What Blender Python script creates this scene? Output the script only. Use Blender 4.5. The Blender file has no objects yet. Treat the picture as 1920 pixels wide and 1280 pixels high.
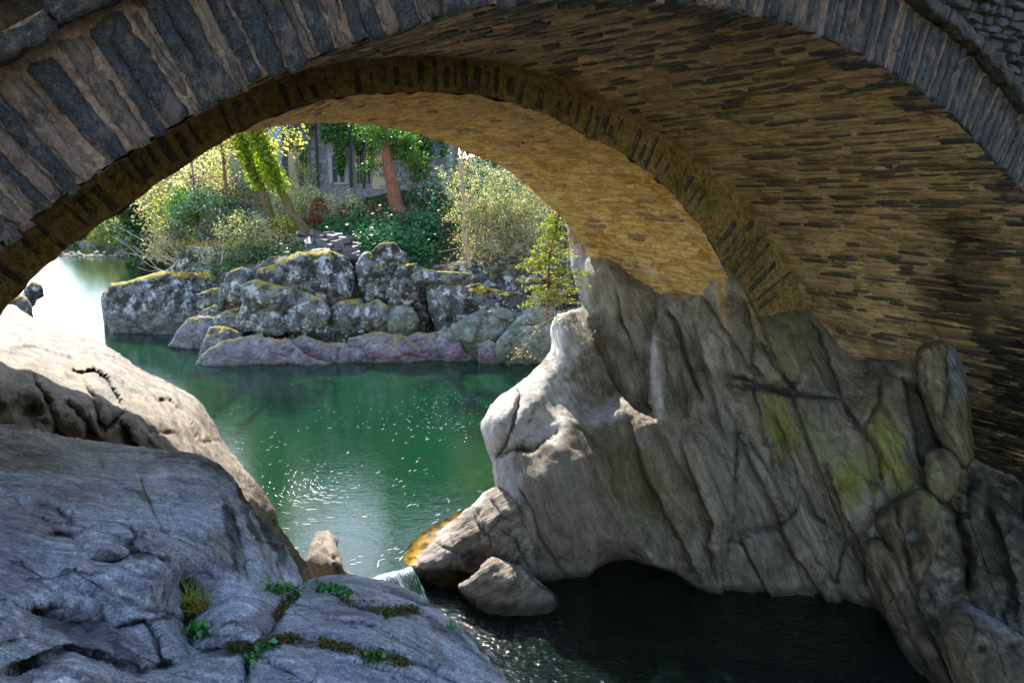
import bpy, math, random
import numpy as np
from mathutils import Vector, Matrix

random.seed(11)
RNG = np.random.default_rng(7)
SC = bpy.context.scene
COL = SC.collection
R = math.radians

# ------------------------------------------------------------------ camera, sky, sun, exposure
HC = 6.4                      # eye height above the pool, metres
FPX = 1500.144                # focal length in pixels of a 1920 px wide frame
PITCH = math.atan((640 - 345.089) / FPX)
cam_d = bpy.data.cameras.new('camera')
cam_d.sensor_width = 36.0
cam_d.lens = 36.0 * FPX / 1920.0
cam_d.clip_end = 1500
cam = bpy.data.objects.new('camera', cam_d)
COL.objects.link(cam)
cam.location = (0, 0, HC)
cam.rotation_euler = (math.pi / 2 - PITCH, 0, 0)
SC.camera = cam

SUN_EL, SUN_AZ = 39.0, -18.0   # azimuth: negative = left of straight ahead
world = bpy.data.worlds.new('World')
SC.world = world
world.use_nodes = True
wn = world.node_tree
wn.nodes.clear()
sky = wn.nodes.new('ShaderNodeTexSky')
sky.sky_type = 'NISHITA'
sky.sun_disc = False
sky.sun_elevation = R(SUN_EL)
sky.sun_rotation = R(SUN_AZ)
sky.air_density = 1.0
sky.dust_density = 0.4
bg = wn.nodes.new('ShaderNodeBackground')
bg.inputs['Strength'].default_value = 0.15
wo = wn.nodes.new('ShaderNodeOutputWorld')
wn.links.new(sky.outputs['Color'], bg.inputs['Color'])
wn.links.new(bg.outputs['Background'], wo.inputs['Surface'])

sun_d = bpy.data.lights.new('sun', 'SUN')
sun_d.energy = 3.2
sun_d.angle = R(0.6)
sun_d.color = (1.0, 0.93, 0.82)
sun = bpy.data.objects.new('sun', sun_d)
COL.objects.link(sun)
sdir = Vector((math.sin(R(SUN_AZ)) * math.cos(R(SUN_EL)), math.cos(R(SUN_AZ)) * math.cos(R(SUN_EL)), math.sin(R(SUN_EL))))
sun.rotation_euler = sdir.to_track_quat('Z', 'Y').to_euler()
sun.location = (0, 60, 60)

vs = SC.view_settings
vs.view_transform = 'Standard'
vs.look = 'None'
vs.exposure = 2.1
vs.gamma = 1.0
vs.use_curve_mapping = False
SC.cycles.use_denoising = True
SC.cycles.max_bounces = 9
SC.cycles.diffuse_bounces = 5
SC.cycles.glossy_bounces = 4
SC.cycles.transparent_max_bounces = 12
SC.cycles.sample_clamp_indirect = 30.0
SC.cycles.blur_glossy = 0.3

# ------------------------------------------------------------------ pixel / world helpers (1920 x 1280 frame)
CP, SP = math.cos(PITCH), math.sin(PITCH)
def rayn(px, py):
    px = np.asarray(px, float); py = np.asarray(py, float)
    x = (px - 960) / FPX; y = (640 - py) / FPX
    d = np.stack([x, CP + y * SP, -SP + y * CP], -1)
    return d / d[..., 1:2]
CAMP = np.array([0, 0, HC])
def at(px, py, Y):
    return CAMP + rayn(px, py) * np.asarray(Y, float)[..., None]
def yz(px, py, z):            # depth at which a pixel's ray meets the level z
    d = rayn(px, py)
    return (z - HC) / d[..., 2]
def atz(px, py, z):
    return at(px, py, yz(px, py, z))

# ------------------------------------------------------------------ numpy noise
_perm = np.random.default_rng(3).permutation(512).astype(np.int64)
_perm = np.concatenate([_perm, _perm])
_g = np.random.default_rng(4).normal(size=(512, 3)); _g /= np.linalg.norm(_g, axis=1)[:, None]
def perlin(P):
    P = np.asarray(P, float)
    i = np.floor(P).astype(np.int64); f = P - i
    u = f * f * f * (f * (f * 6 - 15) + 10)
    i &= 255
    out = 0
    for dx in (0, 1):
        for dy in (0, 1):
            for dz in (0, 1):
                hsh = _perm[(_perm[(_perm[(i[..., 0] + dx) & 511] + i[..., 1] + dy) & 511] + i[..., 2] + dz) & 511]
                w = (u[..., 0] if dx else 1 - u[..., 0]) * (u[..., 1] if dy else 1 - u[..., 1]) * (u[..., 2] if dz else 1 - u[..., 2])
                out = out + w * (_g[hsh] * (f - np.array([dx, dy, dz]))).sum(-1)
    return out * 1.6
def fbm(P, octs=4, gain=0.5, lac=2.03, ridged=False):
    s = 0; a = 1.0; n = 0
    for k in range(octs):
        v = perlin(P * lac ** k + 17.3 * k)
        if ridged: v = 1 - 2 * np.abs(v)
        s = s + a * v; n += a; a *= gain
    return s / n

# ------------------------------------------------------------------ objects
def tag(o, label=None, cat=None, group=None, kind=None):
    if label: o['label'] = label
    if cat: o['category'] = cat
    if group: o['group'] = group
    if kind: o['kind'] = kind
    return o
def empty(name, loc=(0, 0, 0), label=None, cat=None, group=None):
    o = bpy.data.objects.new(name, None)
    o.location = loc
    COL.objects.link(o)
    return tag(o, label, cat, group)
def meshdata(name, V, F, smooth=True, attrs=None):
    me = bpy.data.meshes.new(name)
    V = np.asarray(V, float)
    if isinstance(F, np.ndarray):
        n, k = F.shape
        me.vertices.add(len(V)); me.vertices.foreach_set('co', V.ravel())
        me.loops.add(n * k); me.loops.foreach_set('vertex_index', F.ravel().astype(np.int32))
        me.polygons.add(n)
        me.polygons.foreach_set('loop_start', np.arange(0, n * k, k, dtype=np.int32))
        me.polygons.foreach_set('loop_total', np.full(n, k, dtype=np.int32))
        me.update(calc_edges=True)
    else:
        me.from_pydata([tuple(v) for v in V], [], [tuple(f) for f in F])
    if smooth:
        me.polygons.foreach_set('use_smooth', np.ones(len(me.polygons), dtype=bool))
    for k, v in (attrs or {}).items():
        v = np.asarray(v, float)
        if v.ndim == 1:
            a = me.attributes.new(k, 'FLOAT', 'POINT'); a.data.foreach_set('value', v)
        else:
            a = me.attributes.new(k, 'FLOAT_COLOR', 'POINT')
            a.data.foreach_set('color', np.concatenate([v, np.ones((len(v), 1))], 1).ravel())
    me.update()
    return me
def mobj(name, me, mat=None, parent=None, loc=None):
    o = bpy.data.objects.new(name, me)
    COL.objects.link(o)
    if mat and not me.materials: me.materials.append(mat)
    if parent: 
        o.parent = parent
        o.matrix_parent_inverse = Matrix.Translation(-Vector(parent.location)) if parent.type == 'EMPTY' else Matrix.Identity(4)
    if loc is not None: o.location = loc
    return o
def build(name, V, F, mat, parent=None, smooth=True, attrs=None):
    return mobj(name, meshdata(name, V, F, smooth, attrs), mat, parent)

# ------------------------------------------------------------------ node helpers
class NT:
    def __init__(s, name):
        s.m = bpy.data.materials.new(name); s.m.use_nodes = True
        s.t = s.m.node_tree; s.t.nodes.clear()
        s.out = s.t.nodes.new('ShaderNodeOutputMaterial')
        s.tc = s.t.nodes.new('ShaderNodeTexCoord')
        s.geo = s.t.nodes.new('ShaderNodeNewGeometry')
    def n(s, typ, props=None, **inp):
        nd = s.t.nodes.new('ShaderNode' + typ)
        for k, v in (props or {}).items(): setattr(nd, k, v)
        for k, v in inp.items():
            key = k.replace('_', ' ')
            if key not in nd.inputs: key = int(k[1:]) if k[0] == 'i' and k[1:].isdigit() else key
            s.set(nd.inputs[key], v)
        return nd
    def set(s, sock, v):
        if isinstance(v, bpy.types.NodeSocket): s.t.links.new(v, sock)
        elif isinstance(v, bpy.types.Node): s.t.links.new(v.outputs[0], sock)
        elif isinstance(v, (tuple, list)) and len(v) == 3 and sock.type == 'RGBA': sock.default_value = (*v, 1)
        else: sock.default_value = v
    def noise(s, vec, scale, detail=5, rough=0.6, dist=0.0):
        return s.n('TexNoise', None, Vector=vec, Scale=scale, Detail=detail, Roughness=rough, Distortion=dist).outputs['Fac']
    def ramp(s, fac, stops, interp='LINEAR'):
        nd = s.n('ValToRGB', None, Fac=fac)
        cr = nd.color_ramp; cr.interpolation = interp
        while len(cr.elements) > 1: cr.elements.remove(cr.elements[-1])
        for i, (p, c) in enumerate(stops):
            e = cr.elements[0] if i == 0 else cr.elements.new(p)
            e.position = p; e.color = (*c, 1) if isinstance(c, tuple) else (c, c, c, 1)
        return nd.outputs['Color']
    def mix(s, fac, a, b, mode='MIX'):
        nd = s.t.nodes.new('ShaderNodeMix'); nd.data_type = 'RGBA'; nd.blend_type = mode; nd.clamp_factor = True
        s.set(nd.inputs[0], fac); s.set(nd.inputs[6], a); s.set(nd.inputs[7], b)
        return nd.outputs[2]
    def math(s, op, a, b=None, clamp=False):
        nd = s.t.nodes.new('ShaderNodeMath'); nd.operation = op; nd.use_clamp = clamp
        s.set(nd.inputs[0], a)
        if b is not None: s.set(nd.inputs[1], b)
        return nd.outputs[0]
    def mapping(s, vec, scale=(1, 1, 1), rot=(0, 0, 0), loc=(0, 0, 0)):
        if tuple(rot) != (0, 0, 0):     # turn first, then stretch along the turned axes
            r0 = s.n('Mapping', None, Vector=vec); r0.inputs['Rotation'].default_value = rot; vec = r0.outputs[0]
        nd = s.n('Mapping', None, Vector=vec); nd.inputs['Scale'].default_value = scale
        nd.inputs['Location'].default_value = loc
        return nd.outputs[0]
    def attr(s, name, out='Fac'):
        return s.n('Attribute', {'attribute_name': name}).outputs[out]
    def bump(s, h, strength, dist, normal=None):
        nd = s.n('Bump', None, Height=h, Strength=strength, Distance=dist)
        if normal is not None: s.set(nd.inputs['Normal'], normal)
        return nd.outputs[0]
    def smooth(s, v, lo, hi):
        nd = s.n('MapRange', {'interpolation_type': 'SMOOTHSTEP'}, Value=v)
        nd.inputs['From Min'].default_value = lo; nd.inputs['From Max'].default_value = hi
        return nd.outputs[0]
    def finish(s, shader):
        s.t.links.new(shader if isinstance(shader, bpy.types.NodeSocket) else shader.outputs[0], s.out.inputs['Surface'])
        return s.m
    def principled(s, color, rough=0.8, normal=None, spec=0.3, **kw):
        nd = s.n('BsdfPrincipled', None, **{'Base_Color': color, 'Roughness': rough})
        nd.inputs['Specular IOR Level'].default_value = spec
        if normal is not None: s.set(nd.inputs['Normal'], normal)
        for k, v in kw.items(): s.set(nd.inputs[k.replace('_', ' ')], v)
        return nd

def rock_mat(name, dark, mid, light, strata=(1, 1, 5), srot=(0, 0, 0), sscale=3.0, bump=0.6, speck=0.25, rough=0.75,
             moss=0.0, moss_col=(0.10, 0.085, 0.012), lichen=0.0, blackmoss=0.0, wet_z=None, clean_z=None, cracks=0.0, spec=0.25, colattr=True, fine=1.0, lamv=(1, 1, 3), lamc=0.68, warp=1.4, grit=0.3):
    t = NT(name)
    P = t.geo.outputs['Position']
    S = t.mapping(P, scale=strata, rot=srot)
    warp = t.noise(P, 0.8, 3)
    SW = t.n('VectorMath', {'operation': 'ADD'}, i0=S, i1=t.n('VectorMath', {'operation': 'SCALE'}, i0=t.n('TexNoise', None, Vector=P, Scale=1.1, Detail=3).outputs['Color'], Scale=warp)).outputs[0]
    st = t.noise(SW, sscale, 8, 0.65)
    blot = t.noise(P, 1.7, 6, 0.62)
    fin = t.noise(P, 26 * fine, 5, 0.7)
    col = t.ramp(st, [(0.37, dark), (0.48, mid), (0.62, light)])
    col = t.mix(t.smooth(blot, 0.42, 0.66), col, t.mix(0.5, col, dark))
    col = t.mix(speck, col, t.ramp(fin, [(0.3, tuple(c * 0.35 for c in dark)), (0.55, mid), (0.75, tuple(min(1, c * 1.25) for c in light))]))
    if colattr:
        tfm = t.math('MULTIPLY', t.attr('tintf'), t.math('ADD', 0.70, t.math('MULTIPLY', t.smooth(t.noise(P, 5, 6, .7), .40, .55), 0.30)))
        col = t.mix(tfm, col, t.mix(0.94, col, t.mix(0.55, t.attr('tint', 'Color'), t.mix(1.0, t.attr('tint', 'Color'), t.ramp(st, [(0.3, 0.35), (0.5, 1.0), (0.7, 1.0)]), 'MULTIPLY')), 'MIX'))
        # fissures are coloured near black
        col = t.mix(t.math('MULTIPLY', t.attr('fissure'), t.smooth(t.noise(P, 6, 4), 0.25, 0.6)), col, (0.012, 0.010, 0.008))
    # thin lamination lines of the slate bedding, bent by the same folds
    LW = t.n('VectorMath', {'operation': 'MULTIPLY'}, i0=SW, i1=(0.55, 0.55, 0.55)).outputs[0]
    SL = t.n('VectorMath', {'operation': 'ADD'}, i0=S, i1=t.n('VectorMath', {'operation': 'SCALE'}, i0=t.n('TexNoise', None, Vector=P, Scale=0.6, Detail=2).outputs['Color'], Scale=0.8)).outputs[0]
    lam = t.noise(t.n('VectorMath', {'operation': 'MULTIPLY'}, i0=SL, i1=lamv).outputs[0], 1.6 * sscale, 6, 0.62)
    lamm = t.smooth(lam, 0.40, 0.62)
    col = t.mix(t.math('SUBTRACT', 1.0, lamm), col, t.mix(1.0, col, (lamc, lamc, lamc), 'MULTIPLY'))
    hgt = t.math('ADD', t.math('ADD', t.math('MULTIPLY', st, 1.0), t.math('MULTIPLY', lamm, 0.55)), t.math('MULTIPLY', fin, 0.42))
    gr = t.noise(P, 85, 3, 0.75)
    col = t.mix(grit, col, t.mix(1.0, col, t.ramp(gr, [(0.38, 0.25), (0.5, 1.0), (0.62, 1.9)]), 'MULTIPLY'))
    hgt = t.math('ADD', hgt, t.math('MULTIPLY', gr, 0.25 * grit / 0.3))
    if cracks:
        CW = t.n('VectorMath', {'operation': 'ADD'}, i0=SL, i1=t.n('VectorMath', {'operation': 'SCALE'}, i0=t.n('TexNoise', None, Vector=P, Scale=4.0, Detail=4).outputs['Color'], Scale=0.35)).outputs[0]
        vo = t.n('TexVoronoi', {'feature': 'DISTANCE_TO_EDGE'}, Vector=CW, Scale=cracks)
        cr = t.smooth(vo.outputs[0], 0.0, 0.02)
        msk = t.smooth(t.noise(P, 1.6, 3), 0.47, 0.60)
        crm = t.math('MULTIPLY', t.math('SUBTRACT', 1.0, cr), msk)
        col = t.mix(t.math('MULTIPLY', crm, 0.8), col, (0.015, 0.013, 0.011))
        hgt = t.math('SUBTRACT', hgt, t.math('MULTIPLY', crm, 0.5))
    nz = t.n('SeparateXYZ', None, Vector=t.geo.outputs['Normal']).outputs[2]
    pz = t.n('SeparateXYZ', None, Vector=P).outputs[2]
    if lichen:
        l1 = t.smooth(t.noise(P, 2.6, 7, 0.72), 0.54, 0.565)
        l2 = t.smooth(t.noise(t.mapping(P, loc=(9, 3, 5)), 4.2, 6, 0.7), 0.52, 0.58)
        up = t.smooth(t.math('ADD', pz, t.math('MULTIPLY', blot, 1.2)), 1.0, 1.9) if clean_z else 1.0
        col = t.mix(t.math('MULTIPLY', t.math('MULTIPLY', l2, 0.75 * lichen), up), col, (0.19, 0.22, 0.13))
        col = t.mix(t.math('MULTIPLY', t.math('MULTIPLY', l1, 0.9 * lichen), up), col, (0.66, 0.67, 0.65))
    if blackmoss:
        b = t.smooth(t.noise(t.mapping(P, loc=(2, 7, 1)), 2.2, 7, 0.7), 0.475, 0.535)
        up = t.smooth(t.math('ADD', pz, t.math('MULTIPLY', blot, 1.4)), 1.1, 2.2) if clean_z else 1.0
        col = t.mix(t.math('MULTIPLY', t.math('MULTIPLY', b, blackmoss), up), col, (0.022, 0.019, 0.008))
    if moss:
        mm = t.math('ADD', nz, t.math('MULTIPLY', t.math('SUBTRACT', t.noise(P, 3.2, 6, 0.7), 0.5), 1.2))
        mk = t.math('MULTIPLY', t.smooth(mm, 0.66, 0.86), moss)
        mcol = t.mix(t.noise(P, 5, 4), tuple(c * 0.45 for c in moss_col), tuple(c * 1.7 for c in moss_col))
        col = t.mix(mk, col, mcol)
        hgt = t.math('ADD', hgt, t.math('MULTIPLY', mk, t.math('MULTIPLY', t.noise(P, 60, 3), 1.0)))
    rg = rough
    if wet_z is not None:
        wz = t.math('SUBTRACT', 1.0, t.smooth(t.math('ADD', pz, t.math('MULTIPLY', blot, 0.3)), wet_z, wet_z + 0.25))
        col = t.mix(t.math('MULTIPLY', wz, 0.75), col, (0.02, 0.017, 0.014))
        rg = t.math('SUBTRACT', rough, t.math('MULTIPLY', wz, 0.45))
    nrm = t.bump(hgt, bump, 0.06)
    return t.finish(t.principled(col, rg, nrm, spec))

# ------------------------------------------------------------------ carved rock: a surface given by outline, depths and fissures
def tps(ctrl):
    C = np.array([(c[0], c[1]) for c in ctrl], float) / 100.0
    w = 1.0 / np.array([c[2] for c in ctrl], float)
    n = len(C)
    d = np.linalg.norm(C[:, None] - C[None], axis=2)
    K = np.where(d > 0, d * d * np.log(d + 1e-12), 0) + np.eye(n) * 0.02
    Pm = np.concatenate([np.ones((n, 1)), C], 1)
    A = np.block([[K, Pm], [Pm.T, np.zeros((3, 3))]])
    s = np.linalg.solve(A, np.concatenate([w, np.zeros(3)]))
    def f(px, py):
        Q = np.stack([px, py], -1) / 100.0
        out = s[n] + s[n + 1] * Q[:, 0] + s[n + 2] * Q[:, 1]
        for k in range(n):
            r2 = ((Q - C[k]) ** 2).sum(1)
            out = out + s[k] * 0.5 * r2 * np.log(r2 + 1e-12)
        return out
    return f
def inside(poly, X, Y):
    p = np.array(poly, float); res = np.zeros(X.shape, bool)
    j = len(p) - 1
    for i in range(len(p)):
        xi, yi = p[i]; xj, yj = p[j]
        if yi != yj:
            c = ((yi > Y) != (yj > Y)) & (X < (xj - xi) * (Y - yi) / (yj - yi) + xi)
            res ^= c
        j = i
    return res
def polydist(poly, X, Y, closed=True):
    p = np.array(poly, float)
    best = np.full(X.shape, 1e9); bx = X.copy(); by = Y.copy(); sgn = np.zeros(X.shape); bi = np.zeros(X.shape, int); bt = np.zeros(X.shape)
    m = len(p) if closed else len(p) - 1
    for i in range(m):
        a = p[i]; b = p[(i + 1) % len(p)]; ab = b - a; L = ab @ ab + 1e-9
        t = np.clip(((X - a[0]) * ab[0] + (Y - a[1]) * ab[1]) / L, 0, 1)
        qx = a[0] + t * ab[0]; qy = a[1] + t * ab[1]
        d = np.hypot(X - qx, Y - qy)
        k = d < best
        best = np.where(k, d, best); bx = np.where(k, qx, bx); by = np.where(k, qy, by); bi = np.where(k, i, bi); bt = np.where(k, t, bt)
        cr = ab[0] * (Y - a[1]) - ab[1] * (X - a[0])
        sgn = np.where(k, np.sign(cr), sgn)
    return best, bx, by, sgn, (bi + bt) / max(m, 1)
def smooth_poly(poly, n=2, closed=True):
    p = np.array(poly, float)
    for _ in range(n):
        q = np.roll(p, -1, 0)
        p2 = np.empty((len(p) * 2, 2)); p2[0::2] = p * 0.75 + q * 0.25; p2[1::2] = p * 0.25 + q * 0.75
        if not closed: p2 = np.concatenate([p[:1], p2[:-2], p[-1:]])
        p = p2
    return p
def relief(poly, ctrl, step=5, round_w=24, round_d=0.5, feats=(), amp=0.05, nscale=1.5, nstretch=(1, 1, 1), fine=0.012, back=(), tints=(), tint_noise=18.0, smooth_n=2, jag=0.0, hard=None, octs=5, close=True):
    """Solid rock. poly: outline; ctrl: (px, py, depth); feats: ('crease'|'step'|'bump'|'cave', ...)."""
    pl = smooth_poly(poly, smooth_n)
    x0, y0 = pl.min(0) - step; x1, y1 = pl.max(0) + step
    gx = np.arange(x0, x1 + step, step); gy = np.arange(y0, y1 + step, step)
    X, Y = np.meshgrid(gx, gy)
    if jag:
        q = np.stack([pl[:, 0] / 16, pl[:, 1] / 16, np.zeros(len(pl))], 1)
        pl = pl + jag * np.stack([fbm(q, 3), fbm(q + 9.1, 3)], 1)
    ins = inside(pl, X, Y)
    cell = ins[:-1, :-1] | ins[1:, :-1] | ins[:-1, 1:] | ins[1:, 1:]
    used = np.zeros(X.shape, bool)
    used[:-1, :-1] |= cell; used[1:, :-1] |= cell; used[:-1, 1:] |= cell; used[1:, 1:] |= cell
    idx = -np.ones(X.shape, int); idx[used] = np.arange(used.sum())
    px = X[used].copy(); py = Y[used].copy(); inn = ins[used]
    d, qx, qy, _, _ = polydist(pl, px, py)
    px = np.where(inn, px, qx); py = np.where(inn, py, qy); d = np.where(inn, d, 0)
    W = tps(ctrl)(px, py)
    # rounding towards the outline
    if round_w:
        rw = round_w
        t = np.clip(d / rw, 0, 1)
        if hard is not None:      # outline stretches that run on (no rounding): list of (px,py,radius)
            keep = np.ones(px.shape)
            for hx, hy, hr in hard:
                keep *= np.clip((np.hypot(px - hx, py - hy) - hr) / 30, 0, 1)
        else: keep = 1.0
        dY = round_d * (1 - np.sqrt(np.clip(1 - (1 - t) ** 2, 0, 1))) * keep
    else: dY = np.zeros(px.shape)
    fis = np.zeros(px.shape)
    nz = fbm(np.stack([px / 23, py / 23, np.zeros_like(px)], 1), 3)
    wx = px + 5 * nz; wy = py + 5 * fbm(np.stack([px / 23, py / 23, np.full_like(px, 7.7)], 1), 3)
    for ft in feats:
        k = ft[0]
        if k == 'crease':
            _, line, w, dep = ft
            dd, _, _, _, tt = polydist(line, wx, wy, False)
            g = np.exp(-(dd / w) ** 2) * np.clip(np.minimum(tt, 1 - tt) * 8 + 0.25, 0, 1)
            dY += dep * g; fis = np.maximum(fis, np.exp(-(dd / (w * 0.55)) ** 2) * np.clip(np.minimum(tt, 1 - tt) * 8, 0, 1) * (0.6 + nz))
        elif k == 'step':          # side: +1 / -1 goes deeper next to the line and recovers over fall px
            _, line, side, dep, fall = ft
            dd, _, _, sg, tt = polydist(line, wx, wy, False)
            on = np.clip(0.5 + side * sg * dd / 3.0, 0, 1) * np.clip(np.minimum(tt, 1 - tt) * 6 + 0.05, 0, 1)
            dY += dep * on * np.exp(-dd / fall); fis = np.maximum(fis, 0.7 * np.exp(-(dd / 2.6) ** 2) * np.clip(np.minimum(tt, 1 - tt) * 6, 0, 1) * (0.7 + nz))
        elif k == 'bump':          # negative height = hollow
            _, cx, cy, rx, ry, rot, hgt = ft
            c, s_ = math.cos(R(rot)), math.sin(R(rot))
            ux = ((wx - cx) * c + (wy - cy) * s_) / rx; uy = (-(wx - cx) * s_ + (wy - cy) * c) / ry
            dY -= hgt * np.exp(-(ux * ux + uy * uy))
        elif k == 'facets':        # convex chiselled front: the deepest of a few tilted planes
            _, cx, cy, rx, ry, th, seed = ft
            rf = np.random.default_rng(seed); ux = (wx - cx) / rx; uy = (wy - cy) / ry; acc = 0
            for q in range(9):
                an = q * 2 * math.pi / 8 + rf.uniform(-.4, .4); g = rf.uniform(0.5, 1.3) * (0 if q == 8 else 1)
                pl_ = th * (g * (ux * math.cos(an) + uy * math.sin(an)) - rf.uniform(0.3, 0.75)) if q < 8 else th * -0.12 + 0 * ux
                acc = acc + np.exp(np.clip(pl_ / (0.035 * th), -60, 60))
            dY += 0.035 * th * np.log(acc) 
        elif k == 'plates':        # bedding plates: long leaning cells, each a little proud or sunk and tilted
            _, rot, lx, ly, dep, seed = ft[:6]
            msk = np.clip((px - ft[6]) / 90, 0, 1) if len(ft) > 6 else 1.0
            c, s_ = math.cos(R(rot)), math.sin(R(rot))
            ux = (wx * c + wy * s_) / lx; uy = (-wx * s_ + wy * c) / ly
            rp = np.random.default_rng(seed); tab = rp.random((64, 64, 5))
            ix, iy = np.floor(ux).astype(int), np.floor(uy).astype(int)
            b1 = np.full(ux.shape, 9.0); b2 = b1.copy(); bo = np.zeros(ux.shape)
            for ddx in (-1, 0, 1):
                for ddy in (-1, 0, 1):
                    q = tab[(ix + ddx) % 64, (iy + ddy) % 64]
                    ex, ey = ux - (ix + ddx + q[:, 0]), uy - (iy + ddy + q[:, 1]); dd = ex * ex + ey * ey
                    off = (q[:, 2] - .5) * 2 + (q[:, 3] - .5) * 2.2 * ex + (q[:, 4] - .5) * 1.6 * ey
                    nb = dd < b1; b2 = np.where(nb, b1, np.minimum(b2, dd)); bo = np.where(nb, off, bo); b1 = np.where(nb, dd, b1)
            edge = np.clip((np.sqrt(b2) - np.sqrt(b1)) / 0.10, 0, 1)
            dY += msk * (dep * bo * (0.35 + 0.65 * edge) + dep * 0.5 * (1 - edge)); fis = np.maximum(fis, msk * (1 - edge) ** 2 * 0.55 * (0.6 + nz))
        elif k == 'cave':
            _, pg, w, dep = ft
            dd = polydist(pg, px, py)[0]; dd = np.where(inside(pg, px, py), dd, 0)
            t = np.clip(dd / w, 0, 1); dY += dep * t * t * (3 - 2 * t) * 1.0
    Yd = 1.0 / W + dY
    V = at(px, py, Yd)
    # faces
    ii = idx
    F = np.stack([ii[:-1, :-1], ii[1:, :-1], ii[1:, 1:], ii[:-1, 1:]], -1)[cell]
    # surface noise along normals
    def vnormals(V):
        n = np.zeros_like(V)
        a, b, c_, e = V[F[:, 0]], V[F[:, 1]], V[F[:, 2]], V[F[:, 3]]
        fn = np.cross(c_ - a, e - b)
        for k in range(4): np.add.at(n, F[:, k], fn)
        return n / (np.linalg.norm(n, axis=1)[:, None] + 1e-12)
    N = vnormals(V)
    Q = (V @ NFRAME.T) * np.array(nstretch) * nscale if nstretch != (1, 1, 1) else V * nscale
    disp = amp * (0.55 * fbm(Q, octs) + 0.45 * (fbm(Q * 0.7 + 5, 4, ridged=True) - 0.2)) + fine * fbm(Q * 7 + 3, 3) + 0.35 * amp * (fbm(Q * 2.6 + 11, 4, ridged=True) - 0.3)
    V = V + N * disp[:, None]
    tint = np.full((len(V), 3), 0.3); tf = np.zeros(len(V))
    tn = fbm(np.stack([px / tint_noise, py / tint_noise, np.full_like(px, 3.3)], 1), 4)
    for (cx, cy, rx, ry, rot, col, stg) in tints:
        c, s_ = math.cos(R(rot)), math.sin(R(rot))
        ux = ((px - cx) * c + (py - cy) * s_) / rx; uy = (-(px - cx) * s_ + (py - cy) * c) / ry
        g = np.clip((1.12 - np.hypot(ux, uy) + 0.9 * tn) * 2.4, 0, 1) * stg
        aa = (g / (g + tf * (1 - g) + 1e-9))[:, None]; tint = tint * (1 - aa) + np.array(col) * aa; tf = np.maximum(tf, g)
    # back skirt so that the rock is a solid
    if close and back:
        cnt = {}
        for f in F:
            for k in range(4):
                e = (f[k], f[(k + 1) % 4]); cnt[e] = 1
        be = [e for e in cnt if (e[1], e[0]) not in cnt]
        bv = sorted({v for e in be for v in e}); bmap = {v: i for i, v in enumerate(bv)}
        base = V[bv]
        rings = []; allV = [V]; off = len(V); prev = {v: v for v in bv}; FF = [F]
        rd = base - CAMP; rd = rd / rd[:, 1:2]
        for (by_, bz_) in back:
            nv = base + rd * by_; nv[:, 2] = nv[:, 2] + bz_
            nv = nv + 0.03 * np.stack([fbm(nv * 2, 2)] * 3, 1)
            allV.append(nv); cur = {v: off + i for i, v in enumerate(bv)}; off += len(bv)
            FF.append(np.array([(e[1], e[0], 0, 0) for e in be]) if False else np.array([(prev[e[1]], prev[e[0]], cur[e[0]], cur[e[1]]) for e in be]))
            prev = cur
        V = np.concatenate(allV); F = np.concatenate(FF)
        ext = len(V) - len(tf)
        tint = np.concatenate([tint, np.full((ext, 3), 0.3)]); tf = np.concatenate([tf, np.zeros(ext)]); fis = np.concatenate([fis, np.zeros(ext)])
    return V, F, {'tint': tint, 'tintf': tf, 'fissure': np.clip(fis, 0, 1)}
# strata frame used to stretch the noise: bedding leans to the right and away
NFRAME = np.array(Matrix.Rotation(R(32), 3, 'Y') @ Matrix.Rotation(R(-20), 3, 'X'))

def boulder(name, poly, Y, mat, label, thick=None, dz=None, amp=0.10, step=None, cat='boulder', group=None, feats=(), lean=0.5, tints=(), nscale=1.3, hard_d=0.55, grow=1.0):
    """A free-standing boulder: front and back shells grown from one outline at its own distance."""
    pl = np.array(poly, float)
    pl = (pl - pl.mean(0)) * grow + pl.mean(0); poly = pl
    cx, cy = pl.mean(0); ext = pl.max(0) - pl.min(0)
    m = Y / FPX
    th = thick or 0.45 * min(ext) * m
    st = step or max(2.6, min(ext) / 26)
    top = pl[:, 1].min(); bot = pl[:, 1].max()
    # the front leans back towards its top
    ctrl = [(pl[:, 0].min(), top, Y + lean * th), (pl[:, 0].max(), top, Y + lean * th), (cx, top, Y + lean * th * 0.8), (cx, cy, Y - th * 0.15), (pl[:, 0].min(), bot, Y), (pl[:, 0].max(), bot, Y), (cx, bot, Y - th * 0.1)]
    w = max(3, min(ext) * 0.09)
    feats = [('facets', cx, cy, ext[0] / 2, ext[1] / 2, th * 0.45, int(cx * 7 + cy * 3) % 9973)] + list(feats)
    V, F, at_ = relief(poly, ctrl, st, w, th * hard_d * 0.35, [('plates', 12, max(14, ext[0] * .45), max(14, ext[1] * .5), 0.10 * th, int(cx) % 50)] + feats, amp, nscale, (1, 1, 1), 0.02, ((th * 0.35, 0.0), (th * 1.0, -0.05), (th * 1.6, -0.4 * th)), tints, smooth_n=0, jag=min(7, min(ext) * 0.10))
    # cap the back
    o = build(name, V, F, mat, attrs=at_)
    return tag(o, label, cat, group)

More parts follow.
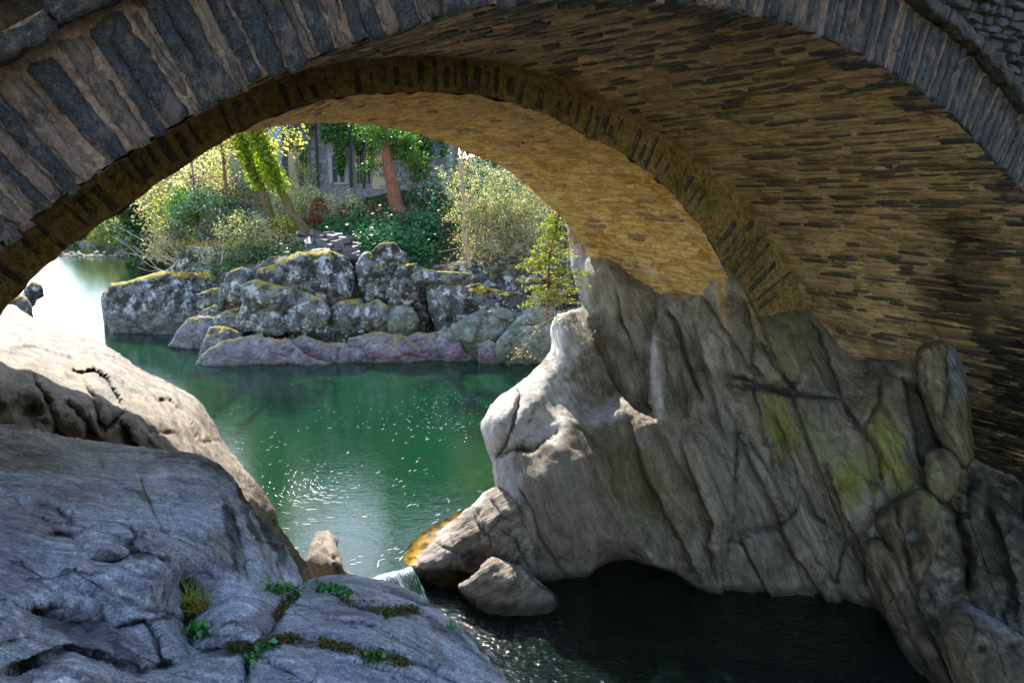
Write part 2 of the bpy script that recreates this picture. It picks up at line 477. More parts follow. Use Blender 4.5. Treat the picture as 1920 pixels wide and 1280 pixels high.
# ------------------------------------------------------------------ bridge
BS = 5.0
TH = 0.5545570535
U1, Z1, R1 = 1.0057561755 * BS, -1.3937679365 * BS, 1.68184641213 * BS
U2, Z2, R2 = 0.9640235669 * BS, -1.0741127283 * BS, 1.2890627815 * BS
T1 = 0.132 * BS
S1, S2, S3 = BS, 1.8523302411 * BS, 2.6283575511 * BS
AV = np.array([-math.sin(TH), math.cos(TH), 0]); HV = np.array([math.cos(TH), math.sin(TH), 0]); ZV = np.array([0, 0, 1.0])
def BX(u, s, z):
    u, s, z = np.broadcast_arrays(np.asarray(u, float), np.asarray(s, float), np.asarray(z, float))
    return u[..., None] * HV + s[..., None] * AV + (z + HC)[..., None] * ZV
TR_C1 = [(0,465),(120,370),(180,335),(265,275),(320,240),(375,210),(415,185),(500,150),(645,90),(780,45),(960,5),(1265,0),(1460,40),(1575,88),(1670,137),(1785,222),(1850,290),(1920,370)]
TR_C2T = [(640,118),(800,107),(900,112),(1000,138),(1150,205),(1210,240),(1270,275),(1330,325),(1370,355),(1420,400)]
TR_C2 = [(25,560),(60,520),(130,470),(250,380),(340,315),(440,255),(520,215),(600,190),(700,178),(800,175),(900,180),(1000,207),(1100,255),(1200,312),(1270,375),(1320,435),(1365,520)]
TR_C3 = [(500,240),(600,230),(700,235),(800,257),(870,282),(950,318),(1020,378),(1060,415)]
def arcfit(P, s, u0, z0, R0):
    P = np.array(P, float); d = rayn(P[:, 0], P[:, 1]); k = s / (d @ AV); X = d * k[:, None]
    du, dz = X @ HV - u0, X[:, 2] - z0
    ph, rs = np.arctan2(dz, du), np.hypot(du, dz) - R0
    def f(phi):
        phi = np.asarray(phi, float); w = np.exp(-((phi[..., None] - ph) / 0.075) ** 2) + 1e-12
        base = (w * rs).sum(-1) / w.sum(-1)
        out = np.clip((ph.min() - phi), 0, None) + np.clip(phi - ph.max(), 0, None)
        return R0 + base * np.exp(-(out / 0.25) ** 2)
    return f
rC1 = arcfit(TR_C1, S1, U1, Z1, R1); rC2T = arcfit(TR_C2T, S2, U1, Z1, R1)
rC2 = arcfit(TR_C2, S2, U2, Z2, R2); rC3 = arcfit(TR_C3, S3, U2, Z2, R2)
def rad1(phi, s):
    t = np.clip((s - S1) / (S2 - S1), 0, 1.05); return rC1(phi) * (1 - t) + rC2T(phi) * t
def rad2(phi, s):
    t = np.clip((s - S2) / (S3 - S2), 0, 1); return rC2(phi) * (1 - t) + rC3(phi) * t
def arch1(phi, s, off=0.0):
    r = rad1(phi, s) + off; return BX(U1 + r * np.cos(phi), s, Z1 + r * np.sin(phi))
def arch2(phi, s, off=0.0):
    r = rad2(phi, s) + off; return BX(U2 + r * np.cos(phi), s, Z2 + r * np.sin(phi))

def stone_slate(name, dark, light, streak, spec=0.35, warm=0.0, blend=None, crust=None):
    t = NT(name)
    O = t.tc.outputs['Object']
    S = t.mapping(O, scale=streak)
    a = t.noise(S, 7, 7, 0.65, 0.3); b = t.noise(O, 9, 5); r = t.attr('rnd')
    fin = t.noise(t.geo.outputs['Position'], 60, 4, 0.7)
    col = t.ramp(a, [(0.3, dark), (0.62, tuple((d + l) / 2 for d, l in zip(dark, light))), (0.8, light)])
    col = t.mix(t.math('MULTIPLY', r, 0.6), col, t.mix(0.5, col, light))
    col = t.mix(t.math('MULTIPLY', t.smooth(b, 0.5, 0.7), 0.55 + warm), col, (0.20, 0.135, 0.08))
    col = t.mix(t.math('MULTIPLY', t.smooth(t.noise(t.mapping(O, scale=tuple(x * .7 for x in streak), loc=(3, 1, 2)), 11, 6, .7), .55, .72), .7), col, (0.26, 0.23, 0.22))
    col = t.mix(0.3, col, t.ramp(fin, [(0.3, 0.008), (0.55, 0.10), (0.75, 0.4)]))
    if crust: col = t.mix(t.math('MULTIPLY', t.smooth(t.noise(t.mapping(t.geo.outputs['Position'], scale=(1, 1, .7)), 6.5, 7, .72), .50, .60), crust[1]), col, crust[0])
    if blend: col = t.mix(t.math('MULTIPLY', t.smooth(t.math('ADD', t.math('MULTIPLY', r, 0.7), t.math('MULTIPLY', t.noise(t.geo.outputs['Position'], 5, 6, .7), 0.6)), 0.45, 0.85), 0.85), col, blend)
    if blend: col = t.mix(t.math('MULTIPLY', t.attr('damp'), 0.9), col, (0.012, 0.010, 0.006))
    h = t.math('ADD', t.math('ADD', a, t.math('MULTIPLY', fin, 0.5)), t.math('MULTIPLY', b, 0.8))
    return t.finish(t.principled(col, 0.58, t.bump(h, 1.0, 0.045), spec))
def mortar(name, dark, mid, light, algae=0.0, rust=0.0, white=0.0, stain=0.4, damp=False):
    t = NT(name)
    P = t.geo.outputs['Position']
    # courses run along the barrel
    L = t.mapping(P, rot=(0, 0, -TH), scale=(4.2, 0.42, 4.2))
    a = t.noise(L, 4.0, 8, 0.68, 0.4); b = t.noise(P, 1.1, 5, 0.6); f = t.noise(P, 34, 6, 0.72); g = t.noise(P, 9, 6, 0.7)
    col = t.ramp(a, [(0.38, tuple(c * .6 for c in dark)), (0.46, dark), (0.52, mid), (0.62, light)])
    col = t.mix(0.4, col, t.ramp(g, [(0.36, tuple(c * .4 for c in dark)), (0.5, mid), (0.62, light)]))
    col = t.mix(0.35, col, t.ramp(f, [(0.3, tuple(c * .3 for c in dark)), (0.5, mid), (0.72, tuple(min(1, c * 1.3) for c in light))]))
    if algae:
        col = t.mix(t.math('MULTIPLY', t.smooth(t.noise(t.mapping(P, loc=(4, 4, 4)), 1.6, 6, 0.7), 0.52, 0.66), algae), col, (0.085, 0.085, 0.008))
    if rust:
        col = t.mix(t.math('MULTIPLY', t.smooth(t.noise(t.mapping(P, loc=(1, 8, 2), scale=(1.4, 1.4, .5)), 1.8, 6, 0.7), 0.50, 0.66), rust), col, (0.50, 0.20, 0.02))
    if white:
        col = t.mix(t.math('MULTIPLY', t.smooth(t.noise(t.mapping(P, loc=(6, 1, 2), scale=(2.0, 2.0, .45)), 2.0, 6, 0.72), 0.56, 0.68), white), col, (0.62, 0.54, 0.44))
    if stain:
        col = t.mix(t.math('MULTIPLY', t.smooth(b, 0.46, 0.68), stain), col, (0.035, 0.022, 0.010))
    if damp: col = t.mix(t.math('MULTIPLY', t.attr('damp'), t.smooth(t.noise(L, 3.0, 6, .7), .30, .52)), col, (0.012, 0.009, 0.004))
    h = t.math('ADD', t.math('ADD', a, g), t.math('MULTIPLY', f, 0.5))
    return t.finish(t.principled(col, 0.85, t.bump(h, 1.0, 0.07), 0.15))
M_SLATE1 = stone_slate('slate_face', (0.005, 0.0052, 0.007), (0.055, 0.057, 0.066), (5, 3, 1.3), 0.2, 0.0, None, ((0.28, 0.19, 0.14), 0.42))
M_SLATE2 = stone_slate('slate_inner', (0.020, 0.017, 0.012), (0.14, 0.105, 0.055), (5, 3, 1.0), 0.2, 0.3, None, ((0.30, 0.21, 0.08), 0.8))
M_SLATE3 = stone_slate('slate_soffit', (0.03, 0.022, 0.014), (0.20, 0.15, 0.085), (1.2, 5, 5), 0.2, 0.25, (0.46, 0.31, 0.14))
M_RUBBLE = stone_slate('slate_rubble', (0.004, 0.004, 0.004), (0.05, 0.046, 0.042), (1.5, 3, 5), 0.15, -0.2)
M_STRING = stone_slate('slate_string_course', (0.008, 0.006, 0.004), (0.06, 0.047, 0.036), (1.2, 3, 3), 0.1, 0.0)
M_MORT1 = mortar('lime_mortar_face', (0.16, 0.095, 0.06), (0.42, 0.27, 0.185), (0.66, 0.48, 0.37), 0.0, 0.35, 0.3, 0.35)
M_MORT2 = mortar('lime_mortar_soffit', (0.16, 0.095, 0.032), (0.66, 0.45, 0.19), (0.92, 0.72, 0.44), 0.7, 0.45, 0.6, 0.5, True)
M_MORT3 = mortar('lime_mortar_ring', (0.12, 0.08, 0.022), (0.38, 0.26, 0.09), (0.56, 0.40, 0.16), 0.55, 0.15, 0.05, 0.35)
M_MORT4 = mortar('lime_mortar_old_soffit', (0.34, 0.15, 0.028), (0.80, 0.47, 0.125), (0.95, 0.73, 0.36), 0.2, 0.85, 0.9, 0.2)  # orange tones include the glow of light thrown up by the water

M_MORT5 = mortar('spandrel_mortar', (0.012, 0.008, 0.005), (0.045, 0.030, 0.018), (0.10, 0.07, 0.04), 0.2, 0.2, 0.05, 0.5)

bridge = empty('stone_bridge', tuple(BX(U1, S1, Z1 + 0.5)), 'old slate stone arch bridge with a wider arch in front of a lower golden one', 'bridge')
def bpart(name, V, F, mat, smooth=True, attrs=None): return build(name, V, F, mat, bridge, smooth, attrs)
def grid_faces(nu, nv, flip=False):
    i = np.arange(nu * nv).reshape(nu, nv)
    F = np.stack([i[:-1, :-1], i[1:, :-1], i[1:, 1:], i[:-1, 1:]], -1).reshape(-1, 4)
    return F[:, ::-1].copy() if flip else F
def damp_at(A, Sg):         # seepage stains near the outer edge and low on the haunch
    A, Sg = np.broadcast_arrays(np.asarray(A, float), np.asarray(Sg, float))
    n = fbm(np.stack([A.ravel() * 5, Sg.ravel() * 0.9, A.ravel() * 0], 1), 4).reshape(A.shape)
    g = np.clip((1.15 - A) / 0.5, 0, 1) * np.clip((S1 + 3.0 - Sg) / 2.2, 0, 1) + 0.5 * np.clip((0.62 - A) / 0.3, 0, 1)
    return np.clip(g * 1.3 + 1.1 * n - 0.25, 0, 1)
def barrel(name, fn, sa, sb, p0, p1, mat, amp, nphi=300, ns=70):
    ph = np.linspace(p0, p1, nphi); s = np.linspace(sa, sb, ns)
    A, Sg = np.meshgrid(ph, s, indexing='ij'); A = A.ravel(); Sg = Sg.ravel()
    q = np.stack([A * 9, Sg * 0.7, A * 0], 1)
    off = amp * fbm(q * 2.6, 5) + amp * 0.5 * fbm(q * np.array([6, 5, 1]) + 4, 3)
    V = fn(A, Sg, off)
    return bpart(name, V, grid_faces(nphi, ns), mat, True, {'damp': damp_at(A, Sg)})
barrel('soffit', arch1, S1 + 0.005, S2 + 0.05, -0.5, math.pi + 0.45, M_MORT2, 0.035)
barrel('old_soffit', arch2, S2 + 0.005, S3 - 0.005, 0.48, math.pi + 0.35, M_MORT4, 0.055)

# faces (spandrels): from the arch edge out to a rectangle
TOPZ, BOTZ, UL, UR = 3.4, -9.0, -13.0, 22.0
def face(name, edge, s, u0, z0, p0, p1, mat, thick_out=None):
    ph = np.linspace(p0, p1, 260)
    ri = edge(ph)
    if thick_out is None:
        cu, cz = np.cos(ph), np.sin(ph)
        with np.errstate(divide='ignore', invalid='ignore'):
            ku = np.where(cu > 0, (UR - u0) / cu, (UL - u0) / cu); kz = np.where(cz > 0, (TOPZ - z0) / cz, (BOTZ - z0) / cz)
        ro = np.minimum(np.abs(ku), np.abs(kz))
    else: ro = ri + thick_out
    n = 14
    tt = np.linspace(0, 1, n) ** (1.6 if thick_out is None else 1)
    rr = ri[:, None] * (1 - tt) + ro[:, None] * tt
    A = np.repeat(ph[:, None], n, 1)
    u = u0 + rr * np.cos(A); z = z0 + rr * np.sin(A)
    ds = 0.02 * fbm(np.stack([u * 3, z * 3, np.full_like(u, s)], -1).reshape(-1, 3), 4).reshape(u.shape)
    return bpart(name, BX(u, s + ds, z).reshape(-1, 3), grid_faces(len(ph), n, True), mat)
face('ring_mortar', lambda p: rC1(p) + 0.012, S1, U1, Z1, -0.4, math.pi + 0.4, M_MORT1, T1 + 0.12)
face('spandrel_wall', lambda p: rC1(p) + T1 + 0.02, S1 + 0.04, U1, Z1, -0.55, math.pi + 0.55, M_MORT5)
face('far_spandrel_wall', lambda p: rC3(p), S3, U2, Z2, 0.52, math.pi + 0.4, M_MORT1)
# ring of the older arch: from its intrados up to the wider soffit
def ring2_len(p):
    u, z = np.cos(p), np.sin(p); r0 = rC2(p)
    du, dz = U2 - U1, Z2 - Z1
    b = du * u + dz * z; c = du * du + dz * dz
    rt = R1
    for _ in range(4):
        k = -b + np.sqrt(b * b - c + rt * rt)
        rt = rC2T(np.arctan2(dz + k * z, du + k * u))
    return np.maximum(k - r0, 0.05)
ph2 = np.linspace(-0.5, math.pi + 0.4, 300)
n2 = 7
rr = rC2(ph2)[:, None] + 0.008 + (ring2_len(ph2)[:, None] + 0.10) * np.linspace(0, 1, n2)[None]
A2 = np.repeat(ph2[:, None], n2, 1)
uu, zz = U2 + rr * np.cos(A2), Z2 + rr * np.sin(A2)
bpart('inner_ring_mortar', BX(uu, S2 + 0.015 * fbm(np.stack([uu * 5, zz * 5, uu * 0], -1).reshape(-1, 3), 4).reshape(uu.shape), zz).reshape(-1, 3), grid_faces(len(ph2), n2, True), M_MORT3)
# road deck, parapet tops and ends that close the body
def boxpart(name, u0, u1, s0, s1, z0, z1, mat):
    c = np.array([(u, s, z) for u in (u0, u1) for s in (s0, s1) for z in (z0, z1)], float)
    V = BX(c[:, 0], c[:, 1], c[:, 2])
    F = [(0, 1, 3, 2), (4, 6, 7, 5), (0, 4, 5, 1), (2, 3, 7, 6), (0, 2, 6, 4), (1, 5, 7, 3)]
    return bpart(name, V, F, mat, False)
boxpart('road_deck', UL, UR, S1 + 0.06, S3 - 0.02, TOPZ - 0.25, TOPZ - 0.02, M_MORT1)
boxpart('abutment', UL, U2 - R2 - 2.2, S1 + 0.10, S3 - 0.05, BOTZ, TOPZ - 0.3, M_MORT1)
boxpart('abutment', U1 + R1 + 1.3, UR, S1 + 0.10, S3 - 0.05, BOTZ, TOPZ - 0.3, M_MORT1)

# stones: a roughened block, local x = width, y = depth, z = length
def block_mesh(name, w0, w1, d, L, nx=3, ny=2, nz=7, rough=0.02, rnd=0.5, seed=0):
    xs = np.linspace(-0.5, 0.5, nx + 1); ys = np.linspace(0, 1, ny + 1); zs = np.linspace(0, 1, nz + 1)
    V = []; ix = {}
    F = []
    def vid(i, j, k):
        if (i, j, k) not in ix:
            z = zs[k]; w = w0 * (1 - z) + w1 * z
            taper = 1 - 0.22 * (ys[j] if False else (1 - ys[j])) * 0.0
            x = xs[i] * w * taper; y = ys[j] * d; zz = z * L
            ix[(i, j, k)] = len(V); V.append((x, y, zz))
        return ix[(i, j, k)]
    for i in range(nx):
        for k in range(nz):
            F.append((vid(i, 0, k), vid(i + 1, 0, k), vid(i + 1, 0, k + 1), vid(i, 0, k + 1)))
    for j in range(ny):
        for k in range(nz):
            F.append((vid(0, j, k), vid(0, j, k + 1), vid(0, j + 1, k + 1), vid(0, j + 1, k)))
            F.append((vid(nx, j, k), vid(nx, j + 1, k), vid(nx, j + 1, k + 1), vid(nx, j, k + 1)))
        for i in range(nx):
            F.append((vid(i, j, 0), vid(i, j + 1, 0), vid(i + 1, j + 1, 0), vid(i + 1, j, 0)))
            F.append((vid(i, j, nz), vid(i + 1, j, nz), vid(i + 1, j + 1, nz), vid(i, j + 1, nz)))
    V = np.array(V)
    q = V * np.array([8, 9, 7]) + seed * 3.7
    V = V + rough * np.stack([0.3 * fbm(q, 3) + 0.6 * fbm(q * 3.1, 2), 0.9 * fbm(q + 5, 3), fbm(q + 9, 3)], 1)
    # soften front edges
    e = np.clip((np.abs(V[:, 0]) - 0.36 * min(w0, w1)) / (0.16 * min(w0, w1)), 0, 1) ** 2
    V[:, 1] += e * 0.02 * (V[:, 1] < d * 0.3)
    return meshdata(name, V, F, True, {'rnd': np.full(len(V), rnd)})
def put(name, me, mat, origin, ex, ey, ez, parent=bridge):
    o = bpy.data.objects.new(name, me); COL.objects.link(o)
    if not me.materials: me.materials.append(mat)
    M = Matrix(((ex[0], ey[0], ez[0], origin[0]), (ex[1], ey[1], ez[1], origin[1]), (ex[2], ey[2], ez[2], origin[2]), (0, 0, 0, 1)))
    o.parent = parent; o.matrix_parent_inverse = Matrix.Translation(-Vector(parent.location)); o.matrix_basis = M
    return o
rs = random.Random(5)
M_VPALE = stone_slate('pale_voussoir', (0.06, 0.034, 0.022), (0.50, 0.34, 0.26), (4, 3, 1.6), 0.12, 0.1, None, ((0.05, 0.042, 0.04), 0.7))
phi = math.pi - 0.36
k = 0; lastpale = False
while phi > 0.45:
    f = min(max((phi - 0.9) / (2.6 - 0.9), 0), 1)
    pale = rs.random() < (0.42 if f > 0.3 else 0.18) and not lastpale or (lastpale and rs.random() < 0.12)
    lastpale = pale
    pitch = (0.080 + 0.048 * f ** 1.2) * rs.uniform(0.55, 1.55) * (0.85 if pale else 1.1)
    w = pitch * rs.uniform(0.84, 0.97)
    dphi = pitch / (R1 + 0.2)
    pc = phi - dphi / 2
    r0 = float(rC1(np.array(pc))) - rs.uniform(-0.02, 0.03)
    L = T1 * rs.uniform(0.88, 1.03) - (0.0 if rs.random() < 0.7 else rs.uniform(0.03, 0.12)) if f > 0.35 else T1 * rs.uniform(0.93, 1.04)
    me = block_mesh('voussoir', w * rs.uniform(0.82, 1.0), w * rs.uniform(0.92, 1.15), 0.40, L, 4, 2, 16, 0.040 if f > 0.35 else 0.020, rs.random(), k)
    er = math.cos(pc) * HV + math.sin(pc) * ZV; et = np.cross(AV, er)
    lean = rs.uniform(-0.05, 0.05); er2 = er * math.cos(lean) + et * math.sin(lean); et2 = np.cross(AV, er2)
    put('voussoir', me, M_VPALE if pale else M_SLATE1, BX(U1 + r0 * math.cos(pc), S1 - (rs.uniform(0.008, 0.022) if pale else rs.uniform(0.02, 0.05)), Z1 + r0 * math.sin(pc)), et2, AV, er2)
    phi -= dphi; k += 1
# older ring: thin dark slates set in ochre mortar
phi = math.pi - 0.12
while phi > 0.05:
    pitch = rs.uniform(0.12, 0.20); dphi = pitch / R2; pc = phi - dphi / 2
    L = float(ring2_len(np.array(pc)))
    if rs.random() < 0.78 and L > 0.1:
        w = rs.uniform(0.03, 0.12); a0 = rs.uniform(0, 0.3) * L; LL = L * rs.uniform(0.5, 1.0) - a0
        r0 = float(rC2(np.array(pc))) + a0 - 0.004
        me = block_mesh('ring_stone', w, w * rs.uniform(0.8, 1.2), 0.2, max(LL, 0.12), 2, 1, 5, 0.014, rs.random(), k); k += 1
        er = math.cos(pc) * HV + math.sin(pc) * ZV; et = np.cross(AV, er)
        lean = rs.uniform(-0.09, 0.09); er2 = er * math.cos(lean) + et * math.sin(lean); et2 = np.cross(AV, er2)
        put('ring_stone', me, M_SLATE2, BX(U2 + r0 * math.cos(pc), S2 - rs.uniform(0.012, 0.03), Z2 + r0 * math.sin(pc)), et2, AV, er2)
    phi -= dphi
# string course: projecting stones above the ring
phi = math.pi - 0.30
while phi > 0.35:
    Ls = rs.uniform(0.55, 0.95); dphi = Ls / (R1 + T1); pc = phi - dphi / 2
    r0 = float(rC1(np.array(pc))) + T1 + 0.005
    me = block_mesh('string_course_stone', Ls * 0.985, Ls * 0.985, 0.42, rs.uniform(0.10, 0.15), 12, 3, 4, 0.055, rs.random(), k); k += 1
    er = math.cos(pc) * HV + math.sin(pc) * ZV; et = np.cross(AV, er)
    put('string_course_stone', me, M_STRING, BX(U1 + r0 * math.cos(pc), S1 - 0.17 + rs.uniform(-.02, .02), Z1 + r0 * math.sin(pc)), et, AV, er)
    phi -= dphi
# a stone lying in a surface: irregular outline, rounded top, 8 sides
def pebble(cs, ct, ls, lt, hgt, fn, rs, rot=0.0):
    n = 8; out = []
    for ring, (sc, h) in enumerate(((1.0, -0.02), (0.93, hgt * 0.8), (0.6, hgt))):
        for i in range(n):
            a = 2 * math.pi * (i + 0.5) / n
            c, s_ = math.cos(a), math.sin(a)
            # squarish ends
            x = math.copysign(abs(c) ** 0.55, c) * ls / 2 * sc; y = math.copysign(abs(s_) ** 0.6, s_) * lt / 2 * sc
            if ring == 0: out.append([x, y, h])
            else: out.append([x, y, h])
    jit = [(rs.uniform(-.10, .10) * ls * 0.5, rs.uniform(-.16, .16) * lt) for _ in range(n)]
    P = []
    for q, (x, y, h) in enumerate(out):
        jx, jy = jit[q % n]; x += jx; y += jy
        xr = x * math.cos(rot) - y * math.sin(rot); yr = x * math.sin(rot) + y * math.cos(rot)
        P.append(fn(cs + xr, ct + yr, h + rs.uniform(-1, 1) * 0.15 * hgt))
    F = []
    for r_ in range(2):
        for i in range(n):
            a, b = r_ * n + i, r_ * n + (i + 1) % n
            F.append((a, b, b + n, a + n))
    m = 2 * n
    F += [(m, m + 1, m + 2, m + 3), (m, m + 3, m + 4, m + 7), (m + 4, m + 5, m + 6, m + 7)]
    return np.array(P), F
def lay_stones(fn, s0, s1, t0, t1, lens, wids, hgt, skip, rs, limit, name, stuffname, mat):
    items = []
    t = t0
    while t < t1:
        w = rs.uniform(*wids); s = s0 - rs.uniform(0, 0.5)
        while s < s1:
            L = rs.uniform(*lens)
            if rs.random() > skip and s > s0 + 0.0 and s + L < s1:
                items.append((s + L / 2, t + w / 2, L * 0.94, w * rs.uniform(0.6, 0.9), hgt * rs.uniform(0.5, 1.3), rs.uniform(-0.04, 0.04)))
            s += L
        t += w
    st = []
    for it in items:
        V, F = pebble(*it[:5], fn, rs, it[5]); c = V.mean(0)
        d = c - CAMP; y = d[1] * CP - d[2] * SP; yy = d[1] * SP + d[2] * CP
        px = 960 + FPX * d[0] / y if y > 0.1 else -9999; py = 640 - FPX * yy / y if y > 0.1 else -9999
        vis = -40 < px < 1960 and -40 < py < 1320 and y > 0.1
        st.append(((it[2] * it[3] / (d @ d)) if vis else 0, V, F, c, float(damp_at(it[1] / R1, it[0])) if hgt > 0.018 else 0.0))
    st.sort(key=lambda q: -q[0])
    for a, V, F, c, dm in [q for q in st if q[0] > 0][:limit]:
        me = meshdata(name, V - c, F, True, {'rnd': np.full(len(V), rs.random()), 'damp': np.full(len(V), dm)})
        put(name, me, mat, c, (1, 0, 0), (0, 1, 0), (0, 0, 1))
    rest = [q for q in st if q[0] > 0][limit:] + [q for q in st if q[0] == 0]
    if rest and stuffname:
        VV, FF, rn, dmp, off = [], [], [], [], 0
        for a, V, F, c, dm in rest:
            VV.append(V); dmp.append(np.full(len(V), dm)); FF += [tuple(i + off for i in f) for f in F]; rn.append(np.full(len(V), rs.random())); off += len(V)
        o = bpart(stuffname, np.concatenate(VV), FF, mat, True, {'rnd': np.concatenate(rn), 'damp': np.concatenate(dmp)}); o['kind'] = 'stuff'
def f_s1(s, t, h):
    p = t / R1; return arch1(np.array(p), np.array(s), -h)
def f_s2(s, t, h):
    p = t / R2; return arch2(np.array(p), np.array(s), -h)
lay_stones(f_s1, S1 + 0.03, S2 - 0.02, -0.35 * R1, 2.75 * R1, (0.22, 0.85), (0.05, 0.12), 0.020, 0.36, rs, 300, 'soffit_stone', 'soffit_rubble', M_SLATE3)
lay_stones(f_s2, S2 + 0.03, S3 - 0.03, 0.52 * R2, 2.9 * R2, (0.22, 0.6), (0.08, 0.17), 0.016, 0.72, rs, 0, 'x', 'old_soffit_rubble', stone_slate('slate_old_soffit', (0.22, 0.12, 0.04), (0.72, 0.46, 0.18), (1.2, 5, 5), 0.2, 0.2, (0.84, 0.53, 0.17)))  # old soffit stones follow the mortar's painted golden glow
def f_sp(u, z, h): return BX(np.array(u), np.array(S1 + 0.04 - h * 1.6), np.array(z))
rows = []
zc = -3.2
spst = []
while zc < 3.3:
    hh = rs.uniform(0.05, 0.14); u = -4.5
    while u < 14.5:
        L = rs.uniform(0.14, 0.45)
        uc, zz_ = u + L / 2, zc + hh / 2
        du, dz = uc - U1, zz_ - Z1
        if math.hypot(du, dz) > float(rC1(np.array(math.atan2(dz, du)))) + T1 + 0.30:
            V, F = pebble(uc, zz_, L * 0.92, hh * 0.86, 0.03 * rs.uniform(0.3, 1.6), f_sp, rs, rs.uniform(-.12, .12)); c = V.mean(0)
            d = c - CAMP; y = d[1] * CP - d[2] * SP; yy = d[1] * SP + d[2] * CP
            px = 960 + FPX * d[0] / y; py = 640 - FPX * yy / y
            if -30 < px < 1950 and -30 < py < 1310:
                put('rubble_stone', meshdata('rubble_stone', V - c, [f[::-1] for f in F], True, {'rnd': np.full(len(V), rs.random())}), M_RUBBLE, c, (1, 0, 0), (0, 1, 0), (0, 0, 1))
        u += L
    zc += hh

# ------------------------------------------------------------------ water
ZLOW = -0.30
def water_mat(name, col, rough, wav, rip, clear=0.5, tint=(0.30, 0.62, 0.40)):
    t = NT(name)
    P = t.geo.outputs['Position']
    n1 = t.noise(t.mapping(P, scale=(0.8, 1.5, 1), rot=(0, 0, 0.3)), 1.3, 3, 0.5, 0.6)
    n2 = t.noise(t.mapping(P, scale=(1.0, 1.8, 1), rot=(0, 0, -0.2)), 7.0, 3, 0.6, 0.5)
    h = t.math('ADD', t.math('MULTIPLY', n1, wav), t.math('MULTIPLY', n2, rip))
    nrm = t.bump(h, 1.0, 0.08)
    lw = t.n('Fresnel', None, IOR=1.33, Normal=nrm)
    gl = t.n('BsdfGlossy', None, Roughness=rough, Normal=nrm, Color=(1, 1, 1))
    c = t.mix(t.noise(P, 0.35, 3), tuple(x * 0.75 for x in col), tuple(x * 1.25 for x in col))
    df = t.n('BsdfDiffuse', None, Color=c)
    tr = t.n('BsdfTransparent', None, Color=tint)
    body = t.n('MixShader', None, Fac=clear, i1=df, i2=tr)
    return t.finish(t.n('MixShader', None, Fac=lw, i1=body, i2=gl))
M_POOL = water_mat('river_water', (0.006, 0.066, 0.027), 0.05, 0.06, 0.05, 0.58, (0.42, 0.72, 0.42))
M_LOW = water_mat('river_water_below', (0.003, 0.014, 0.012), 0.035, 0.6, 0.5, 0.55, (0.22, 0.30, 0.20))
E0 = atz(600, 1112, 0.0); E1 = atz(672, 1090, 0.0); E2 = atz(770, 1062, 0.0); E3 = atz(1010, 1060, 0.0)
# upper pool: beyond the lip line
lip = np.array([(-30, 9.5), (-9, 10.5), (E0[0], E0[1]), (E1[0], E1[1]), (E2[0], E2[1]), (-0.3, E2[1] + 0.5), (1.2, 13.8), (4, 14.5), (12, 14.0)])
V = [(x, y, 0.0) for x, y in lip] + [(60, 30, 0), (80, 160, 0), (-140, 160, 0)]
tag(build('river_pool', V, [tuple(range(len(V)))], M_POOL, None, False), kind='structure')
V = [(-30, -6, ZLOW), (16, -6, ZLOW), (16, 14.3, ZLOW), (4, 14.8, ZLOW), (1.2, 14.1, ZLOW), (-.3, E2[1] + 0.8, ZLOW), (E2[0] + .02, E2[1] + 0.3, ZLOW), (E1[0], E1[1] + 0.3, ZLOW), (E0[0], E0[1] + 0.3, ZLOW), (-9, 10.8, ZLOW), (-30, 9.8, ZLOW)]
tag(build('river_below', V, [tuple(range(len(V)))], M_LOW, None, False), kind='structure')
# spill between the two levels
flow = np.array([0.55, -0.83])
nc, nr = 60, 14
base = np.concatenate([np.linspace(E0[:2], E1[:2], 20, endpoint=False), np.linspace(E1[:2], E2[:2], 30)])
tt = np.linspace(0, 1, nr)
VV = []
for i, b in enumerate(base):
    for j, q in enumerate(tt):
        drop = ZLOW * 1.08 * (q * q * (3 - 2 * q))
        p = b + flow * (q * 0.8 + 0.04 * fbm(np.array([[b[0] * 3, q, 2.]]), 2)[0])
        VV.append((p[0], p[1], 0.004 + drop + 0.03 * math.sin(q * math.pi) * fbm(np.array([[b[0] * 9, b[1] * 9, q]]), 2)[0]))
t = NT('spill_water')
P = t.geo.outputs['Position']
L = t.mapping(P, rot=(0, 0, -math.atan2(flow[1], flow[0])))
n1 = t.noise(t.mapping(L, scale=(0.7, 26, 6)), 1.6, 4, 0.6)
foam = t.smooth(n1, 0.52, 0.64)
nrm = t.bump(n1, 0.6, 0.05)
fr = t.n('Fresnel', None, IOR=1.33, Normal=nrm)
bd = t.n('MixShader', None, Fac=foam, i1=t.n('BsdfDiffuse', None, Color=(0.015, 0.05, 0.036)), i2=t.n('BsdfDiffuse', None, Color=(0.34, 0.39, 0.40)))
M_SPILL = t.finish(t.n('MixShader', None, Fac=t.math('MULTIPLY', fr, 0.45), i1=bd, i2=t.n('BsdfGlossy', None, Roughness=0.1, Normal=nrm)))
tag(build('water_spill', np.array(VV), grid_faces(len(base), nr), M_SPILL), 'small white streaked spill of water between pointed rock and pale rock foot', 'rapids', kind='stuff')
# river bed
M_BED = rock_mat('river_bed_rock', (0.008, 0.016, 0.010), (0.02, 0.03, 0.02), (0.04, 0.05, 0.03), colattr=False, bump=0.3)
gx, gy = np.meshgrid(np.linspace(-60, 40, 90), np.linspace(-6, 140, 130), indexing='ij')
bz = -1.9 - 0.5 * fbm(np.stack([gx * 0.3, gy * 0.3, gx * 0], -1).reshape(-1, 3), 3).reshape(gx.shape)
tag(build('river_bed', np.stack([gx, gy, bz], -1).reshape(-1, 3), grid_faces(90, 130), M_BED), kind='structure')
